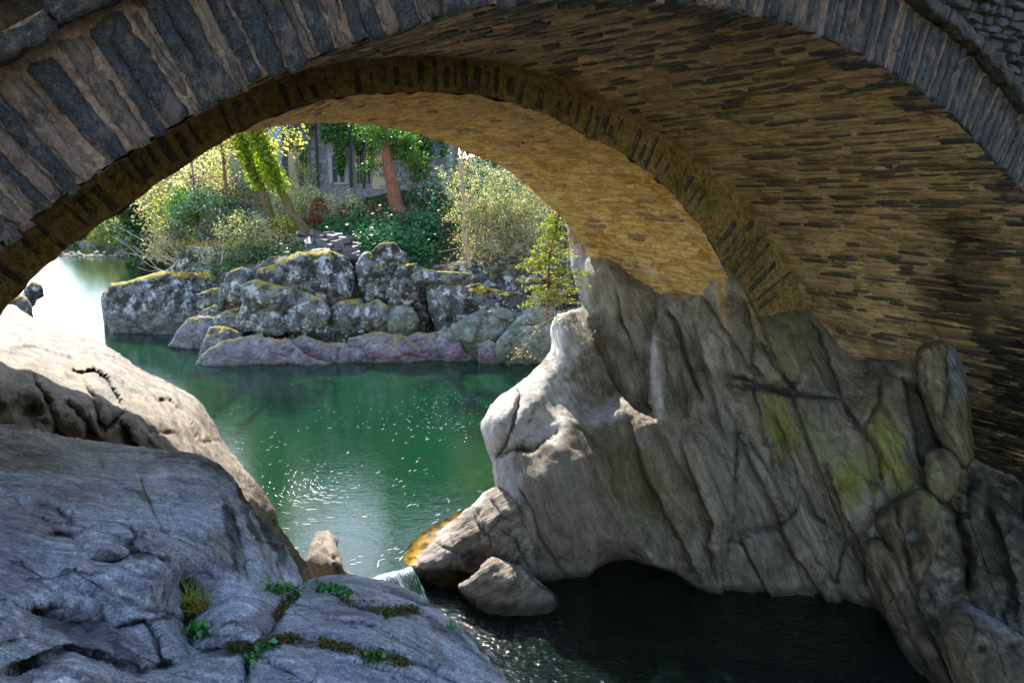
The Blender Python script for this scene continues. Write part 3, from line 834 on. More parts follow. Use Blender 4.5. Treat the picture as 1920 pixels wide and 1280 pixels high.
# foam flecks drifting in a slow swirl
fr_ = np.random.default_rng(2)
VV, FF = [], []
def fleck(x, y, L, w, ang, z):
    c, s_ = math.cos(ang), math.sin(ang); o = len(VV)
    for (a, b) in ((-.5, 0), (-.25, .5), (.3, .42), (.5, 0), (.25, -.5), (-.3, -.4)):
        VV.append((x + a * L * c - b * w * s_, y + a * L * s_ + b * w * c, z))
    FF.append(tuple(range(o, o + 6)))
cen = atz(640, 900, 0.0)
n = 0
while n < 620:
    px, py = fr_.uniform(400, 1010), fr_.uniform(700, 1060)
    k = fr_.random()
    if k < 0.22: px, py = fr_.normal(830, 60), fr_.normal(770, 30)
    elif k < 0.37: px, py = fr_.normal(570, 45), fr_.normal(915, 22)
    if py < 705 or py > 1058 or px > 1000: continue
    p = atz(px, py, 0.0)
    if fbm(np.array([[p[0] * 0.6, p[1] * 0.35, 0.3]]), 3)[0] < -0.02 and k > 0.37: continue
    dx, dy = p[0] - cen[0], p[1] - cen[1]
    ang = math.atan2(dx, -dy * 0.9) if px < 700 else math.radians(58) + 0.3 * fr_.normal()
    near = (py - 700) / 360
    L = (0.07 + 0.24 * near * fr_.random()) * fr_.uniform(0.4, 1.1); w = 0.005 + 0.007 * fr_.random()
    if near < 0.25: L *= 0.55
    fleck(p[0], p[1], L, w, ang, 0.004); n += 1
M_FOAM = NT('foam'); M_FOAM = M_FOAM.finish(M_FOAM.principled((0.75, 0.77, 0.76), 0.7))
o = build('foam_flecks', VV, FF, M_FOAM, None, False)
tag(o, 'white foam flecks drifting on the green pool', 'foam', kind='stuff')

# ------------------------------------------------------------------ bedrock
PURPLE = (0.24, 0.22, 0.25); PALE = (0.55, 0.52, 0.48); GREEN = (0.13, 0.145, 0.015); RUST = (0.30, 0.15, 0.06); DKM = (0.02, 0.018, 0.012)
M_FG = rock_mat('shelf_rock', (0.14, 0.12, 0.115), (0.49, 0.45, 0.445), (0.74, 0.69, 0.68), strata=(0.7, 2.6, 2.6), srot=(0.2, 0.1, 0.4), sscale=2.4, lamv=(0.6, 2.2, 2.2), warp=0.6, cracks=0.8, grit=0.5, bump=0.65, speck=0.5)
fgc = [(-120,790,6.6),(0,795,6.5),(150,822,6.2),(300,846,5.8),(375,852,5.5),(440,905,5.2),(500,985,4.85),(565,1100,4.4),(0,870,5.0),(150,890,4.9),(300,900,4.8),
 (100,950,3.97),(300,950,4.1),(400,950,4.3),(450,1000,4.1),(100,1100,3.0),(300,1100,3.05),(230,1180,2.85),(360,1130,3.45),(450,1120,3.25),(520,1100,3.75),(360,1210,2.95),(420,1200,2.85),(600,1085,4.1),(560,1105,4.1),(700,1095,4.15),
 (620,1180,2.95),(760,1180,3.15),(850,1180,3.5),(950,1275,2.98),(700,1280,2.45),(500,1280,2.4),(200,1280,2.23),(0,1280,2.15),(0,1100,2.83),(-100,1280,2.1),(0,950,3.85),(-120,950,3.8),(300,1420,1.9),(800,1420,2.15),(-120,1420,1.85),(1010,1420,2.5)]
fgp = [(-130,785),(0,795),(60,805),(130,820),(200,832),(290,845),(375,850),(405,870),(440,905),(480,960),(515,1000),(545,1045),(567,1098),(600,1082),(650,1082),(700,1092),(740,1100),(790,1120),(840,1160),(880,1195),(920,1240),(955,1280),(1020,1420),(-130,1420)]
fgf = [('plates', 20, 150, 60, 0.030, 8), ('plates', 28, 60, 22, 0.010, 12), ('crease', [(340,1085),(355,1130),(352,1180),(360,1225)], 14, 0.22), ('crease', [(565,1100),(530,1130),(515,1170),(500,1205),(465,1235),(460,1290)], 9, 0.16), ('crease', [(360,1225),(420,1215),(500,1205),(560,1200),(640,1215),(720,1235),(800,1260),(860,1290)], 7, 0.11),
 ('crease', [(0,1265),(70,1240),(130,1215),(215,1240),(260,1262),(340,1240)], 9, 0.14), ('crease', [(40,1140),(110,1170),(160,1180),(210,1160)], 22, 0.12), ('crease', [(205,1180),(270,1165),(295,1200),(305,1245)], 5, 0.08),
 ('crease', [(262,880),(272,930),(290,970),(312,1010)], 4, 0.05), ('crease', [(425,940),(440,990),(455,1050),(462,1090)], 5, 0.08), ('crease', [(400,880),(470,950),(505,1010),(520,1060),(535,1110)], 6, 0.09),
 ('crease', [(80,1010),(130,1005),(170,1050),(215,1055),(260,1035),(340,1060)], 8, 0.10), ('crease', [(50,945),(110,955),(140,990)], 8, 0.06), ('crease', [(330,920),(350,940),(320,950)], 5, 0.04), ('crease', [(240,1030),(255,1010),(235,970)], 5, 0.06),
 ('crease', [(570,1105),(640,1125),(680,1150),(760,1145),(800,1135)], 6, 0.08), ('bump', 160, 1060, 120, 55, -8, 0.10), ('bump', 440, 1150, 55, 50, 0, 0.10), ('bump', 300, 1180, 55, 40, 30, 0.08), ('bump', 150, 1260, 60, 30, 0, 0.10), ('bump', 350, 1270, 90, 30, 0, 0.08), ('bump', 180, 905, 120, 30, 5, 0.08), ('bump', 90, 880, 80, 20, 0, -0.12)]
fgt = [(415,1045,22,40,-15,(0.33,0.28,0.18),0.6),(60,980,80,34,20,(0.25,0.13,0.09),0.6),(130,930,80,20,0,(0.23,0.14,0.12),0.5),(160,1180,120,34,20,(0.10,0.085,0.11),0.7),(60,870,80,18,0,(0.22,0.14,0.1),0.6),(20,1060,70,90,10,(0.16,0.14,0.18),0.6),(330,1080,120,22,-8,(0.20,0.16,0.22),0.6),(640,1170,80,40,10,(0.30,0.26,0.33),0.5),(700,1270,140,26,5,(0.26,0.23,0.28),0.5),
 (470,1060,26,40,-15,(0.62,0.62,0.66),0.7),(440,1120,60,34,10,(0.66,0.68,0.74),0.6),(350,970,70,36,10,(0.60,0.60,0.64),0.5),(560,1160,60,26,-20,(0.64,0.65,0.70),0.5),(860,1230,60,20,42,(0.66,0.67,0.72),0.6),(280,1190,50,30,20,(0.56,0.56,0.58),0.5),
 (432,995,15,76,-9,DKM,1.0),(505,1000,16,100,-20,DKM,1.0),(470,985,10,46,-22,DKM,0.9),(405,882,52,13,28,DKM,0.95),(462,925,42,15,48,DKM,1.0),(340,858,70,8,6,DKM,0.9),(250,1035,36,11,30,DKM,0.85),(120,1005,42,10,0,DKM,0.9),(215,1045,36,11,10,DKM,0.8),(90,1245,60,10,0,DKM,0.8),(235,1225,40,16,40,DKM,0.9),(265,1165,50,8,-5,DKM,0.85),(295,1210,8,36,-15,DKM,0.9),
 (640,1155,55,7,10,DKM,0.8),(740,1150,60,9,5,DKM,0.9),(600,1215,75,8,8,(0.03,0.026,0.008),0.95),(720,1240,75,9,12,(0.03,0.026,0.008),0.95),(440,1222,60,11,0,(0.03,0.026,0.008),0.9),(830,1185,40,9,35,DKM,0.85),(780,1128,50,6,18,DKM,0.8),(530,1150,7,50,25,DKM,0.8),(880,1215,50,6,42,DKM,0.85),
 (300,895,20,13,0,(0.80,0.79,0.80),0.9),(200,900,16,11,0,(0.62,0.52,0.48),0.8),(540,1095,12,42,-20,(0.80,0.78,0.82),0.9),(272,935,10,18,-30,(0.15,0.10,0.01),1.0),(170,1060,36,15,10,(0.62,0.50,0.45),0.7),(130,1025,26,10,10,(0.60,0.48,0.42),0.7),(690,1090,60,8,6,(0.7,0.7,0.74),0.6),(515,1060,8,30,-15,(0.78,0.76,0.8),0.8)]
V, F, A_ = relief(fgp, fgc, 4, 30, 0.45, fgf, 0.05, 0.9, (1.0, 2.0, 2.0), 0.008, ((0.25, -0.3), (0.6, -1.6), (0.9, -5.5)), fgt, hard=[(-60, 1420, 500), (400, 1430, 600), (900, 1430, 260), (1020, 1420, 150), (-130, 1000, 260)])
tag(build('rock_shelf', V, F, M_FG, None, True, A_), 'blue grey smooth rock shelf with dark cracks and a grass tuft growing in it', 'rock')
M_LIT = rock_mat('pale_rock', (0.10, 0.075, 0.048), (0.25, 0.205, 0.15), (0.38, 0.325, 0.25), strata=(0.8, 2.2, 2.6), srot=(0.0, -0.3, 0.9), sscale=2.0, bump=0.5, speck=0.3)
lrp = [(-130,600),(5,572),(35,574),(60,600),(120,618),(170,630),(205,652),(260,690),(330,725),(375,752),(395,785),(415,825),(445,865),(480,910),(508,945),(515,965),(535,1005),(560,1040),(585,1075),(600,1180),(-130,1180)]
lrc = [(5,578,17),(60,600,16),(170,632,14.3),(260,692,12.7),(375,755,11.3),(415,825,10.6),(508,945,9.6),(560,1040,10.0),(600,1150,10.2),(100,640,13.3),(20,640,11.5),(20,790,7.75),(150,690,10.9),(60,720,8.8),(200,690,11.0),(200,800,7.9),(250,840,7.9),(300,800,8.8),(350,850,8.5),(420,900,8.9),(260,740,10.1),(330,770,10.2),(300,950,8.0),(450,1000,8.8),(-130,800,7.6),(-130,650,11),(-130,1150,7),(300,1150,8),(120,770,8.2),(100,830,7.7)]
lrf = [('plates', 35, 90, 44, 0.05, 9), ('crease', [(59,704),(67,722),(94,763),(106,800),(112,830)], 5, 0.2), ('step', [(120,690),(153,700),(175,690),(205,715),(222,745),(233,770)], 1, 0.4, 32), ('crease', [(153,716),(175,747),(187,791),(195,802),(219,785),(233,772)], 5, 0.35), ('crease', [(119,760),(145,778),(162,791),(175,828)], 6, 0.25),
 ('step', [(225,790),(240,800),(250,825),(262,845)], 1, 0.4, 28), ('step', [(10,655),(60,650),(110,665),(150,672)], 1, 0.2, 40), ('crease', [(169,650),(187,685)], 5, 0.15), ('step', [(287,752),(312,747),(340,766),(362,803),(378,850)], 1, 0.22, 40), ('crease', [(330,728),(334,750),(350,775),(375,810),(375,830),(420,825)], 4, 0.12), ('crease', [(210,700),(240,735),(290,745),(330,800),(345,840)], 5, 0.12),
 ('bump', 192, 745, 26, 40, -15, 0.35), ('bump', 320, 730, 45, 26, 25, 0.3), ('bump', 60, 745, 40, 45, 0, 0.2), ('bump', 140, 735, 25, 30, 0, 0.15), ('bump', 25, 700, 25, 30, 0, -0.3), ('bump', 60, 770, 30, 22, 0, -0.5), ('bump', 330, 790, 22, 45, -35, 0.25)]
lrt = [(60,755,40,35,0,(0.06,0.05,0.03),0.7),(60,720,60,40,0,(0.17,0.15,0.10),0.5),(140,690,40,18,0,(0.40,0.24,0.10),0.6),(390,815,30,8,-10,(0.32,0.2,0.1),0.4),(50,690,30,14,0,(0.14,0.12,0.03),0.5),(210,750,26,45,-10,(0.24,0.23,0.22),0.7)]
V, F, A_ = relief(lrp, lrc, 4, 34, 0.8, lrf, 0.07, 0.8, (1, 1.8, 1.6), 0.010, ((0.4, -0.6), (1.2, -2.4), (1.6, -6)), lrt, hard=[(-130, 1000, 350), (300, 1180, 330), (600, 1180, 100)])
tag(build('rock_slope', V, F, M_LIT, None, True, A_), 'sunlit pale rock slope running down to the pool from the bridge foot', 'rock')
boulder('pointed_rock', [(575,1130),(572,1060),(585,1025),(598,1003),(612,1000),(626,1010),(634,1035),(648,1062),(672,1090),(690,1140)], 11.4, M_LIT, 'pointed pale rock at the lip of the spill', 1.2, amp=0.12, cat='rock', lean=0.6)

# right hand cliff and its sculpted spur
M_CLIFF = rock_mat('cliff_rock', (0.105, 0.082, 0.055), (0.285, 0.238, 0.170), (0.46, 0.40, 0.305), strata=(1.7, 1.4, 0.8), srot=(0.15, 0.40, 0.0), sscale=2.0, bump=0.85, speck=0.4, wet_z=-0.15, lamc=0.78, lamv=(1.8, 1, 0.7), warp=0.7, grit=0.4)
clp = [(1058,400),(1066,440),(1070,480),(1077,520),(1087,555),(1094,580),(1076,583),(1050,588),(1038,598),(1031,614),(1034,652),(1029,664),(1009,689),(984,711),(956,730),(934,746),(918,764),(909,780),(902,796),(908,817),(915,842),(924,858),(924,880),(928,902),(934,930),(940,980),(950,1040),(985,1085),(1020,1110),(1060,1180),(1090,1200),(1330,1230),(1560,1250),(1660,1270),(1720,1330),(1800,1420),(2080,1420),(2080,560),(1900,560),(1700,560),(1600,540),(1500,470),(1400,440),(1300,440),(1200,440),(1120,420)]
clc = [(1066,440,16.9),(1072,480,16.5),(1080,520,16.3),(1092,570,15.9),(1110,460,17.2),(1160,460,16.6),(1135,500,15.6),(1200,500,16.1),(1200,540,15.2),(1290,510,15.6),(1290,580,14.1),(1365,500,13.6),(1365,540,12.95),(1340,590,13.6),(1400,560,13.2),(1450,520,15.2),(1450,600,13.5),(1500,540,15.0),(1500,600,13.6),(1550,660,13.4),(1600,640,14.4),(1600,700,13.3),(1680,650,13.7),(1680,720,12.6),(1760,640,13.2),(1780,720,12.6),(1880,700,12.4),(1960,700,12.0),(2060,700,11.8),(1830,860,12.4),(1940,890,11.9),
 (1180,640,14.3),(1120,610,15.1),(1250,700,13.5),(1320,700,13.1),(1400,700,12.9),(1400,800,12.5),(1500,780,12.7),(1500,900,12.3),(1600,850,12.3),(1600,1000,11.9),(1700,830,11.9),(1700,960,11.6),(1760,960,11.1),(1850,980,10.9),(1900,1100,10.3),(1960,1250,9.5),(1800,1150,10.3),
 (1060,600,15.2),(1034,650,15.0),(984,711,14.5),(934,746,14.1),(903,796,13.8),(925,860,13.5),(932,915,13.3),(1000,760,13.5),(1000,850,13.0),(1060,760,13.6),(1060,680,14.3),(1105,655,14.4),(1120,740,14.0),(1165,745,13.5),(1100,800,13.4),(1170,790,13.0),(1040,830,12.75),(1050,950,12.3),(990,900,12.6),(960,1000,12.6),(1000,1040,12.5),(1060,1080,12.75),(1200,900,12.5),(1200,970,12.4),(1150,995,12.4),(1230,800,13.0),(1290,860,12.6),(1300,1000,12.45),
 (1100,1085,12.8),(1340,1111,12.3),(1450,1122,12.2),(1550,1132,12.0),(1640,1160,11.5),(1700,1200,10.9),(1780,1280,9.9),(1100,1190,12.8),(1340,1220,12.3),(1550,1240,12.0),(1700,1330,10.9),(1800,1400,9.8),(2000,1400,8.8)]
ST = 'step'; CR = 'crease'
clf = [('plates', -22, 74, 260, 0.20, 5, 1250), ('plates', -34, 34, 90, 0.045, 6, 1270), ('cave', [(1098,1200),(1098,1090),(1112,1066),(1140,1054),(1180,1050),(1225,1056),(1260,1070),(1290,1085),(1310,1110),(1320,1200)], 22, 2.6), ('cave', [(1098,1200),(1099,1085),(1103,1060),(1112,1036),(1121,1017),(1143,1005),(1171,1002),(1193,1008),(1215,1024),(1234,1049),(1268,1064),(1290,1078),(1312,1110),(1320,1200)], 46, 0.75),
 (ST, [(1243,545),(1224,630),(1220,692),(1219,755),(1235,785)], 1, 0.83, 67), (CR, [(1249,580),(1264,599),(1283,661),(1300,710),(1317,749)], 5, 0.33), (CR, [(1158,542),(1164,599),(1180,630),(1195,680)], 4, 0.20), (ST, [(1096,600),(1124,661),(1139,692),(1149,720),(1190,770),(1235,790)], -1, 0.39, 60),
 (ST, [(1180,770),(1210,890),(1240,940),(1270,1000),(1320,1095)], 1, 0.61, 90), (ST, [(1270,815),(1300,890),(1335,980),(1330,1020),(1350,1105)], 1, 0.39, 67), (ST, [(1380,800),(1400,840),(1430,910),(1465,985),(1490,1040),(1560,1135)], 1, 0.42, 75), (CR, [(1410,720),(1425,780),(1440,840)], 5, 0.29),
 (CR, [(1360,700),(1410,715),(1460,735),(1525,742),(1580,750)], 4, 0.33), (ST, [(1580,750),(1610,790),(1650,855),(1662,920)], 1, 0.33, 60), (ST, [(1550,860),(1560,900),(1580,960),(1620,1030),(1630,1090),(1660,1170)], 1, 0.39, 60), (CR, [(1490,880),(1525,960),(1550,980)], 4, 0.20), (ST, [(1510,589),(1539,627),(1551,667),(1582,749)], 1, 0.39, 60),
 (ST, [(1392,542),(1417,630),(1414,680),(1442,717)], 1, 0.39, 60), (CR, [(1423,636),(1457,692),(1495,736)], 4, 0.26), (CR, [(1651,705),(1648,745),(1635,777),(1626,795)], 4, 0.20), (ST, [(1690,705),(1700,760),(1715,830),(1725,880)], -1, 0.56, 60), (CR, [(1460,985),(1490,960),(1500,920)], 3, 0.16), (ST, [(1850,930),(1880,1010),(1905,1090),(1915,1180)], 1, 0.33, 60), (CR, [(1740,900),(1790,960),(1815,1040),(1815,1110)], 9, 0.39),
 (ST, [(1300,570),(1320,680),(1345,760),(1370,860)], 1, 0.24, 45), (ST, [(1450,760),(1480,840),(1500,900)], 1, 0.22, 45),
 ('bump', 1205, 600, 28, 60, -15, 0.3), ('bump', 1160, 580, 22, 40, 0, 0.25), ('bump', 1235, 690, 14, 90, -4, 0.35), ('bump', 1270, 730, 18, 55, -15, -0.4), ('bump', 1270, 560, 28, 40, 0, 0.25),
 ('bump', 1125, 720, 36, 48, -20, -0.45), ('bump', 1030, 770, 32, 62, 18, -0.30), ('bump', 940, 800, 30, 45, 10, 0.25), ('bump', 990, 830, 45, 30, -20, 0.2), ('bump', 1055, 625, 24, 36, 0, 0.3), ('bump', 1060, 870, 60, 55, -10, 0.3), ('bump', 1170, 780, 40, 22, 10, 0.3), ('bump', 1160, 900, 60, 90, -15, -0.3), ('bump', 1240, 860, 20, 80, -22, 0.3),
 (CR, [(974,728),(975,745),(962,790),(950,830),(930,855)], 3, 0.29), (ST, [(920,870),(960,850),(1000,850),(1035,825),(1060,800)], -1, 0.44, 52), (CR, [(1005,760),(990,790),(1003,780)], 3, 0.07), (CR, [(975,915),(1000,960),(1010,1000),(1060,1085)], 3, 0.16), (ST, [(1180,650),(1195,720),(1200,770)], 1, 0.11, 45), ('bump', 1350, 900, 40, 110, -20, 0.18), ('bump', 1450, 900, 30, 100, -24, 0.15), ('bump', 1420, 1030, 60, 60, 0, 0.2), ('bump', 1540, 1050, 40, 70, -20, 0.18), ('bump', 1640, 820, 30, 70, -8, 0.25), ('bump', 1480, 660, 36, 60, -15, 0.2)]
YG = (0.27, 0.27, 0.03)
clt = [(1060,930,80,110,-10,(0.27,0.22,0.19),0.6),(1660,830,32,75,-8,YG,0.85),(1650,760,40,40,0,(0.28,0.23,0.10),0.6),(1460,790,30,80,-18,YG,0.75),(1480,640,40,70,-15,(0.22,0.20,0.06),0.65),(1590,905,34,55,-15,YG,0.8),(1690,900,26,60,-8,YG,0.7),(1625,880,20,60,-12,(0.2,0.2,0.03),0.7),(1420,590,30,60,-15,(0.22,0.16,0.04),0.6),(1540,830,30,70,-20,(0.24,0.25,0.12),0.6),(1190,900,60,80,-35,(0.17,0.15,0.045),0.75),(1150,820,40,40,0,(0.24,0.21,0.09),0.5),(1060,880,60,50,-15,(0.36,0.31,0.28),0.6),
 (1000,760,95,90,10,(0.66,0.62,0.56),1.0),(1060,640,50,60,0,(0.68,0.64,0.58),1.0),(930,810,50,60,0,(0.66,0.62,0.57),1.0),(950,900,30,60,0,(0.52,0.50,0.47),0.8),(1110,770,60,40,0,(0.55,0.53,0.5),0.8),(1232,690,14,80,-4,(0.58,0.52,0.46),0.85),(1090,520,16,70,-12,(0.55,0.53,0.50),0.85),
 (1355,560,12,60,-5,(0.45,0.26,0.07),0.85),(1285,545,40,20,5,(0.30,0.17,0.08),0.6),(1430,730,70,8,8,(0.07,0.04,0.03),0.85),(1380,640,30,60,0,(0.20,0.14,0.08),0.5),(1390,900,50,120,-20,(0.25,0.26,0.22),0.5),(1420,1060,110,45,0,(0.13,0.11,0.09),0.6),(1600,1050,60,70,0,(0.11,0.10,0.075),0.6),(1860,1020,100,150,0,(0.035,0.030,0.016),0.95),(1700,1180,80,60,30,(0.05,0.042,0.025),0.8),(1860,780,90,110,0,(0.06,0.045,0.03),0.6),(1740,900,16,30,0,(0.3,0.27,0.09),0.7),(1805,910,8,34,-5,(0.22,0.2,0.03),0.8),(1530,740,60,30,0,(0.22,0.2,0.19),0.5)]  # near-black tints at the lower right stand in for shade
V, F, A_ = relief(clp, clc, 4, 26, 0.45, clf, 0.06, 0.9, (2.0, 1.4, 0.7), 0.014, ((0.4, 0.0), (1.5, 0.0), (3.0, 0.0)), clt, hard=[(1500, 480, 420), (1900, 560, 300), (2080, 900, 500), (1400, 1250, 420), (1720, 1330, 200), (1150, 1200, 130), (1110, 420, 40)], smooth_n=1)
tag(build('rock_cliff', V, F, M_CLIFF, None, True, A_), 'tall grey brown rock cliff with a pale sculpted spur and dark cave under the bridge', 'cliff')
# foot of the spur with its water-worn basin, and the low rock before it
M_SPUR = rock_mat('spur_foot_rock', (0.12, 0.09, 0.065), (0.34, 0.285, 0.225), (0.55, 0.49, 0.41), strata=(1, 2, 3), srot=(0.4, 0.5, 0), sscale=2.4, bump=0.7, wet_z=-0.05)
fp = [(760,1066),(777,1049),(796,1030),(821,1011),(849,989),(868,962),(887,944),(903,929),(917,920),(936,912),(985,940),(1000,1020),(1010,1100),(905,1095),(880,1072),(846,1062),(824,1066),(787,1070),(775,1100)]
fc = [(762,1064,12.6),(821,1011,12.95),(868,962,13.2),(917,920,13.3),(850,1030,12.5),(890,990,12.8),(930,960,12.7),(945,1030,12.45),(900,1065,12.5),(990,940,12.7),(1000,1090,12.4),(846,1062,12.45),(787,1066,12.5)]
V, F, A_ = relief(fp, fc, 3, 16, 0.3, [('plates', -30, 40, 60, 0.07, 4), ('bump', 882, 1046, 24, 20, 0, -0.55), ('crease', [(885,945),(895,980),(920,1005),(925,1030)], 6, 0.12), ('crease', [(935,990),(965,1010),(1000,1080)], 6, 0.1), ('bump', 930, 1000, 20, 30, -30, 0.15)], 0.10, 1.5, (1, 1, 1), 0.02, ((0.3, -0.3), (0.6, -1.2)), [(900,935,25,14,-30,(0.6,0.58,0.55),0.9),(870,1062,40,8,0,(0.3,0.16,0.03),0.8),(820,1050,40,20,0,(0.40,0.34,0.33),0.6)])
tag(build('rock_ridge', V, F, M_SPUR, None, True, A_), 'low pale rock ridge with a round water-worn basin at the cliff foot', 'rock')
lp = [(858,1097),(880,1086),(896,1075),(905,1066),(913,1056),(924,1048),(938,1050),(956,1056),(985,1070),(1010,1090),(1030,1106),(1045,1122),(1040,1150),(960,1165),(915,1160),(880,1120)]
lc = [(858,1094,11.9),(924,1050,11.9),(960,1058,12.0),(1045,1122,11.75),(960,1127,11.6),(915,1120,11.65),(950,1090,11.55),(960,1165,11.6)]
V, F, A_ = relief(lp, lc, 3, 9, 0.2, [('step', [(936,1035),(960,1050),(1000,1090),(1030,1115)], -1, 0.2, 20)], 0.09, 1.6, (1, 1, 1), 0.02, ((0.4, -0.1), (0.9, -0.8)), [(990,1080,30,8,38,(0.6,0.58,0.54),0.9),(940,1110,50,14,0,(0.28,0.2,0.13),0.5)])
tag(build('low_rock', V, F, M_SPUR, None, True, A_), 'small dark wedge of rock with a pale edge standing in the lower water', 'rock')
# slabs leaning on the cliff
M_SLAB = rock_mat('slab_rock', (0.055, 0.042, 0.022), (0.17, 0.132, 0.078), (0.31, 0.25, 0.165), strata=(2.4, 1.6, 0.7), srot=(0.15, 0.45, 0), sscale=2.0, bump=0.9, wet_z=-0.1, lamv=(2.4, 1, 0.5))
def slab(name, poly, ctrl, label, feats=(), tints=(), rw=14, rd=0.3, mat=None):
    V, F, A_ = relief(poly, ctrl, 3.5, rw, rd, [('plates', -18, 44, 110, 0.03, 3)] + list(feats), 0.06, 1.3, (2, 1.4, .8), 0.02, ((0.35, 0), (0.8, -0.2)), tints)
    return tag(build(name, V, F, mat or M_SLAB, None, True, A_), label, 'rock')
slab('shell_rock', [(1632,972),(1680,934),(1723,911),(1757,927),(1770,985),(1752,1042),(1727,1088),(1718,1140),(1700,1100),(1668,1030)], [(1632,972,11.7),(1680,934,11.6),(1723,911,11.3),(1757,927,11.0),(1770,985,10.6),(1720,1080,10.8),(1718,1140,10.7),(1668,1030,11.3),(1710,980,11.0)],
     'scooped shell shaped slab with a water filled hollow on the cliff', [('bump', 1715, 995, 16, 34, -10, -0.3), ('crease', [(1678,940),(1690,1000),(1705,1060),(1714,1110)], 4, 0.12)], [(1745,945,16,25,0,(0.28,0.27,0.06),0.7),(1712,1006,12,10,0,(0.34,0.38,0.44),0.7)])
slab('leaning_slab', [(1614,1018),(1636,1005),(1657,1012),(1692,1062),(1712,1112),(1740,1180),(1790,1280),(1840,1370),(1770,1370),(1700,1240),(1660,1160),(1632,1080)], [(1614,1018,11.5),(1657,1012,11.3),(1712,1112,10.8),(1790,1280,9.6),(1840,1370,9.0),(1770,1370,9.3),(1660,1160,11.0),(1632,1080,11.3)],
     'long dark slab leaning down the cliff below the shell rock', [('step', [(1650,1060),(1680,1120),(1710,1190),(1760,1280)], 1, 0.15, 20)])
slab('ledge_block', [(1764,1175),(1775,1148),(1790,1130),(1818,1127),(1870,1165),(1930,1200),(2000,1260),(2000,1420),(1850,1420),(1795,1300),(1768,1225)], [(1775,1148,9.9),(1818,1127,10.3),(1930,1200,9.3),(1870,1190,9.4),(2000,1260,8.7),(1790,1180,9.5),(1850,1240,9.0),(1795,1300,9.2),(1850,1420,8.4),(2000,1420,8.0),(1920,1300,8.6)],
     'square edged rock ledge with a pale flat top at the cliff base', [('step', [(1780,1165),(1830,1180),(1890,1220),(1990,1290)], 1, -0.12, 30), ('bump', 1840, 1215, 12, 9, 20, -0.15), ('bump', 1893, 1215, 12, 10, 0, -0.12)], [(1860,1160,70,16,32,(0.38,0.40,0.42),0.6),(1880,1280,60,50,0,(0.14,0.12,0.09),0.5)])
slab('rock_pillar', [(1716,680),(1722,655),(1738,640),(1768,632),(1796,640),(1808,680),(1815,740),(1819,800),(1828,862),(1802,876),(1770,840),(1742,785),(1722,720)], [(1720,660,12.1),(1768,632,12.1),(1808,680,11.9),(1819,800,11.6),(1828,862,11.5),(1770,740,11.6),(1742,785,11.7),(1790,850,11.4)],
     'upright rounded grey rock pillar set against the dark masonry', [('crease', [(1772,650),(1776,720),(1768,790)], 5, 0.08), ('step', [(1732,670),(1740,730),(1755,790)], 1, 0.1, 14)], [(1750,700,24,70,-8,(0.36,0.28,0.17),0.7),(1795,700,18,60,-5,(0.30,0.31,0.36),0.7)], 20, 0.45)
slab('stubby_rock', [(1733,858),(1745,842),(1765,838),(1785,848),(1800,875),(1795,925),(1770,940),(1745,925)], [(1733,858,11.4),(1765,838,11.4),(1800,875,11.2),(1770,940,11.1),(1765,890,11.0)], 'stubby pale topped rock knob below the grey pillar', (), [(1755,880,12,30,0,(0.34,0.31,0.12),0.7)], 6, 0.12)
# drowned ochre ledges along the spur
M_OCHRE = NT('drowned_ledge'); _n = M_OCHRE.noise(M_OCHRE.geo.outputs['Position'], 4, 5)
M_OCHRE = M_OCHRE.finish(M_OCHRE.principled(M_OCHRE.ramp(_n, [(0.40, (0.035, 0.035, 0.006)), (0.49, (0.20, 0.115, 0.010)), (0.60, (0.32, 0.20, 0.025))]), 0.3))
for i, (pts, zz_, lab) in enumerate(((([(752,1040),(775,1008),(815,980),(850,962),(880,945),(880,975),(840,1010),(800,1045),(765,1062)]), 0.030, 'yellow drowned ledge beside the low rock ridge'), (([(800,912),(850,888),(905,868),(940,862),(940,905),(900,915),(850,920),(815,925)]), -0.03, 'yellow drowned ledge at the foot of the pale spur'), (([(785,1066),(850,1060),(910,1064),(900,1090),(850,1100),(800,1090)]), ZLOW + 0.030, 'amber drowned shelf under the basin rock'))):
    P2 = smooth_poly(pts, 2); top = atz(P2[:, 0], P2[:, 1], zz_); n_ = len(top); top[:, :2] += 0.05 * np.stack([fbm(top * 5, 3), fbm(top * 5 + 3, 3)], 1)
    low = top.copy(); low[:, 2] -= 0.5
    c = top.mean(0); top[:, 2] -= 0.03; c[2] += 0.012
    V = np.concatenate([top, low, [c]]); F = [(j, (j + 1) % n_, n_ + (j + 1) % n_, n_ + j) for j in range(n_)] + [(j, (j + 1) % n_, 2 * n_) for j in range(n_)]
    tag(build('drowned_ledge', V, F, M_OCHRE), lab, 'rock')

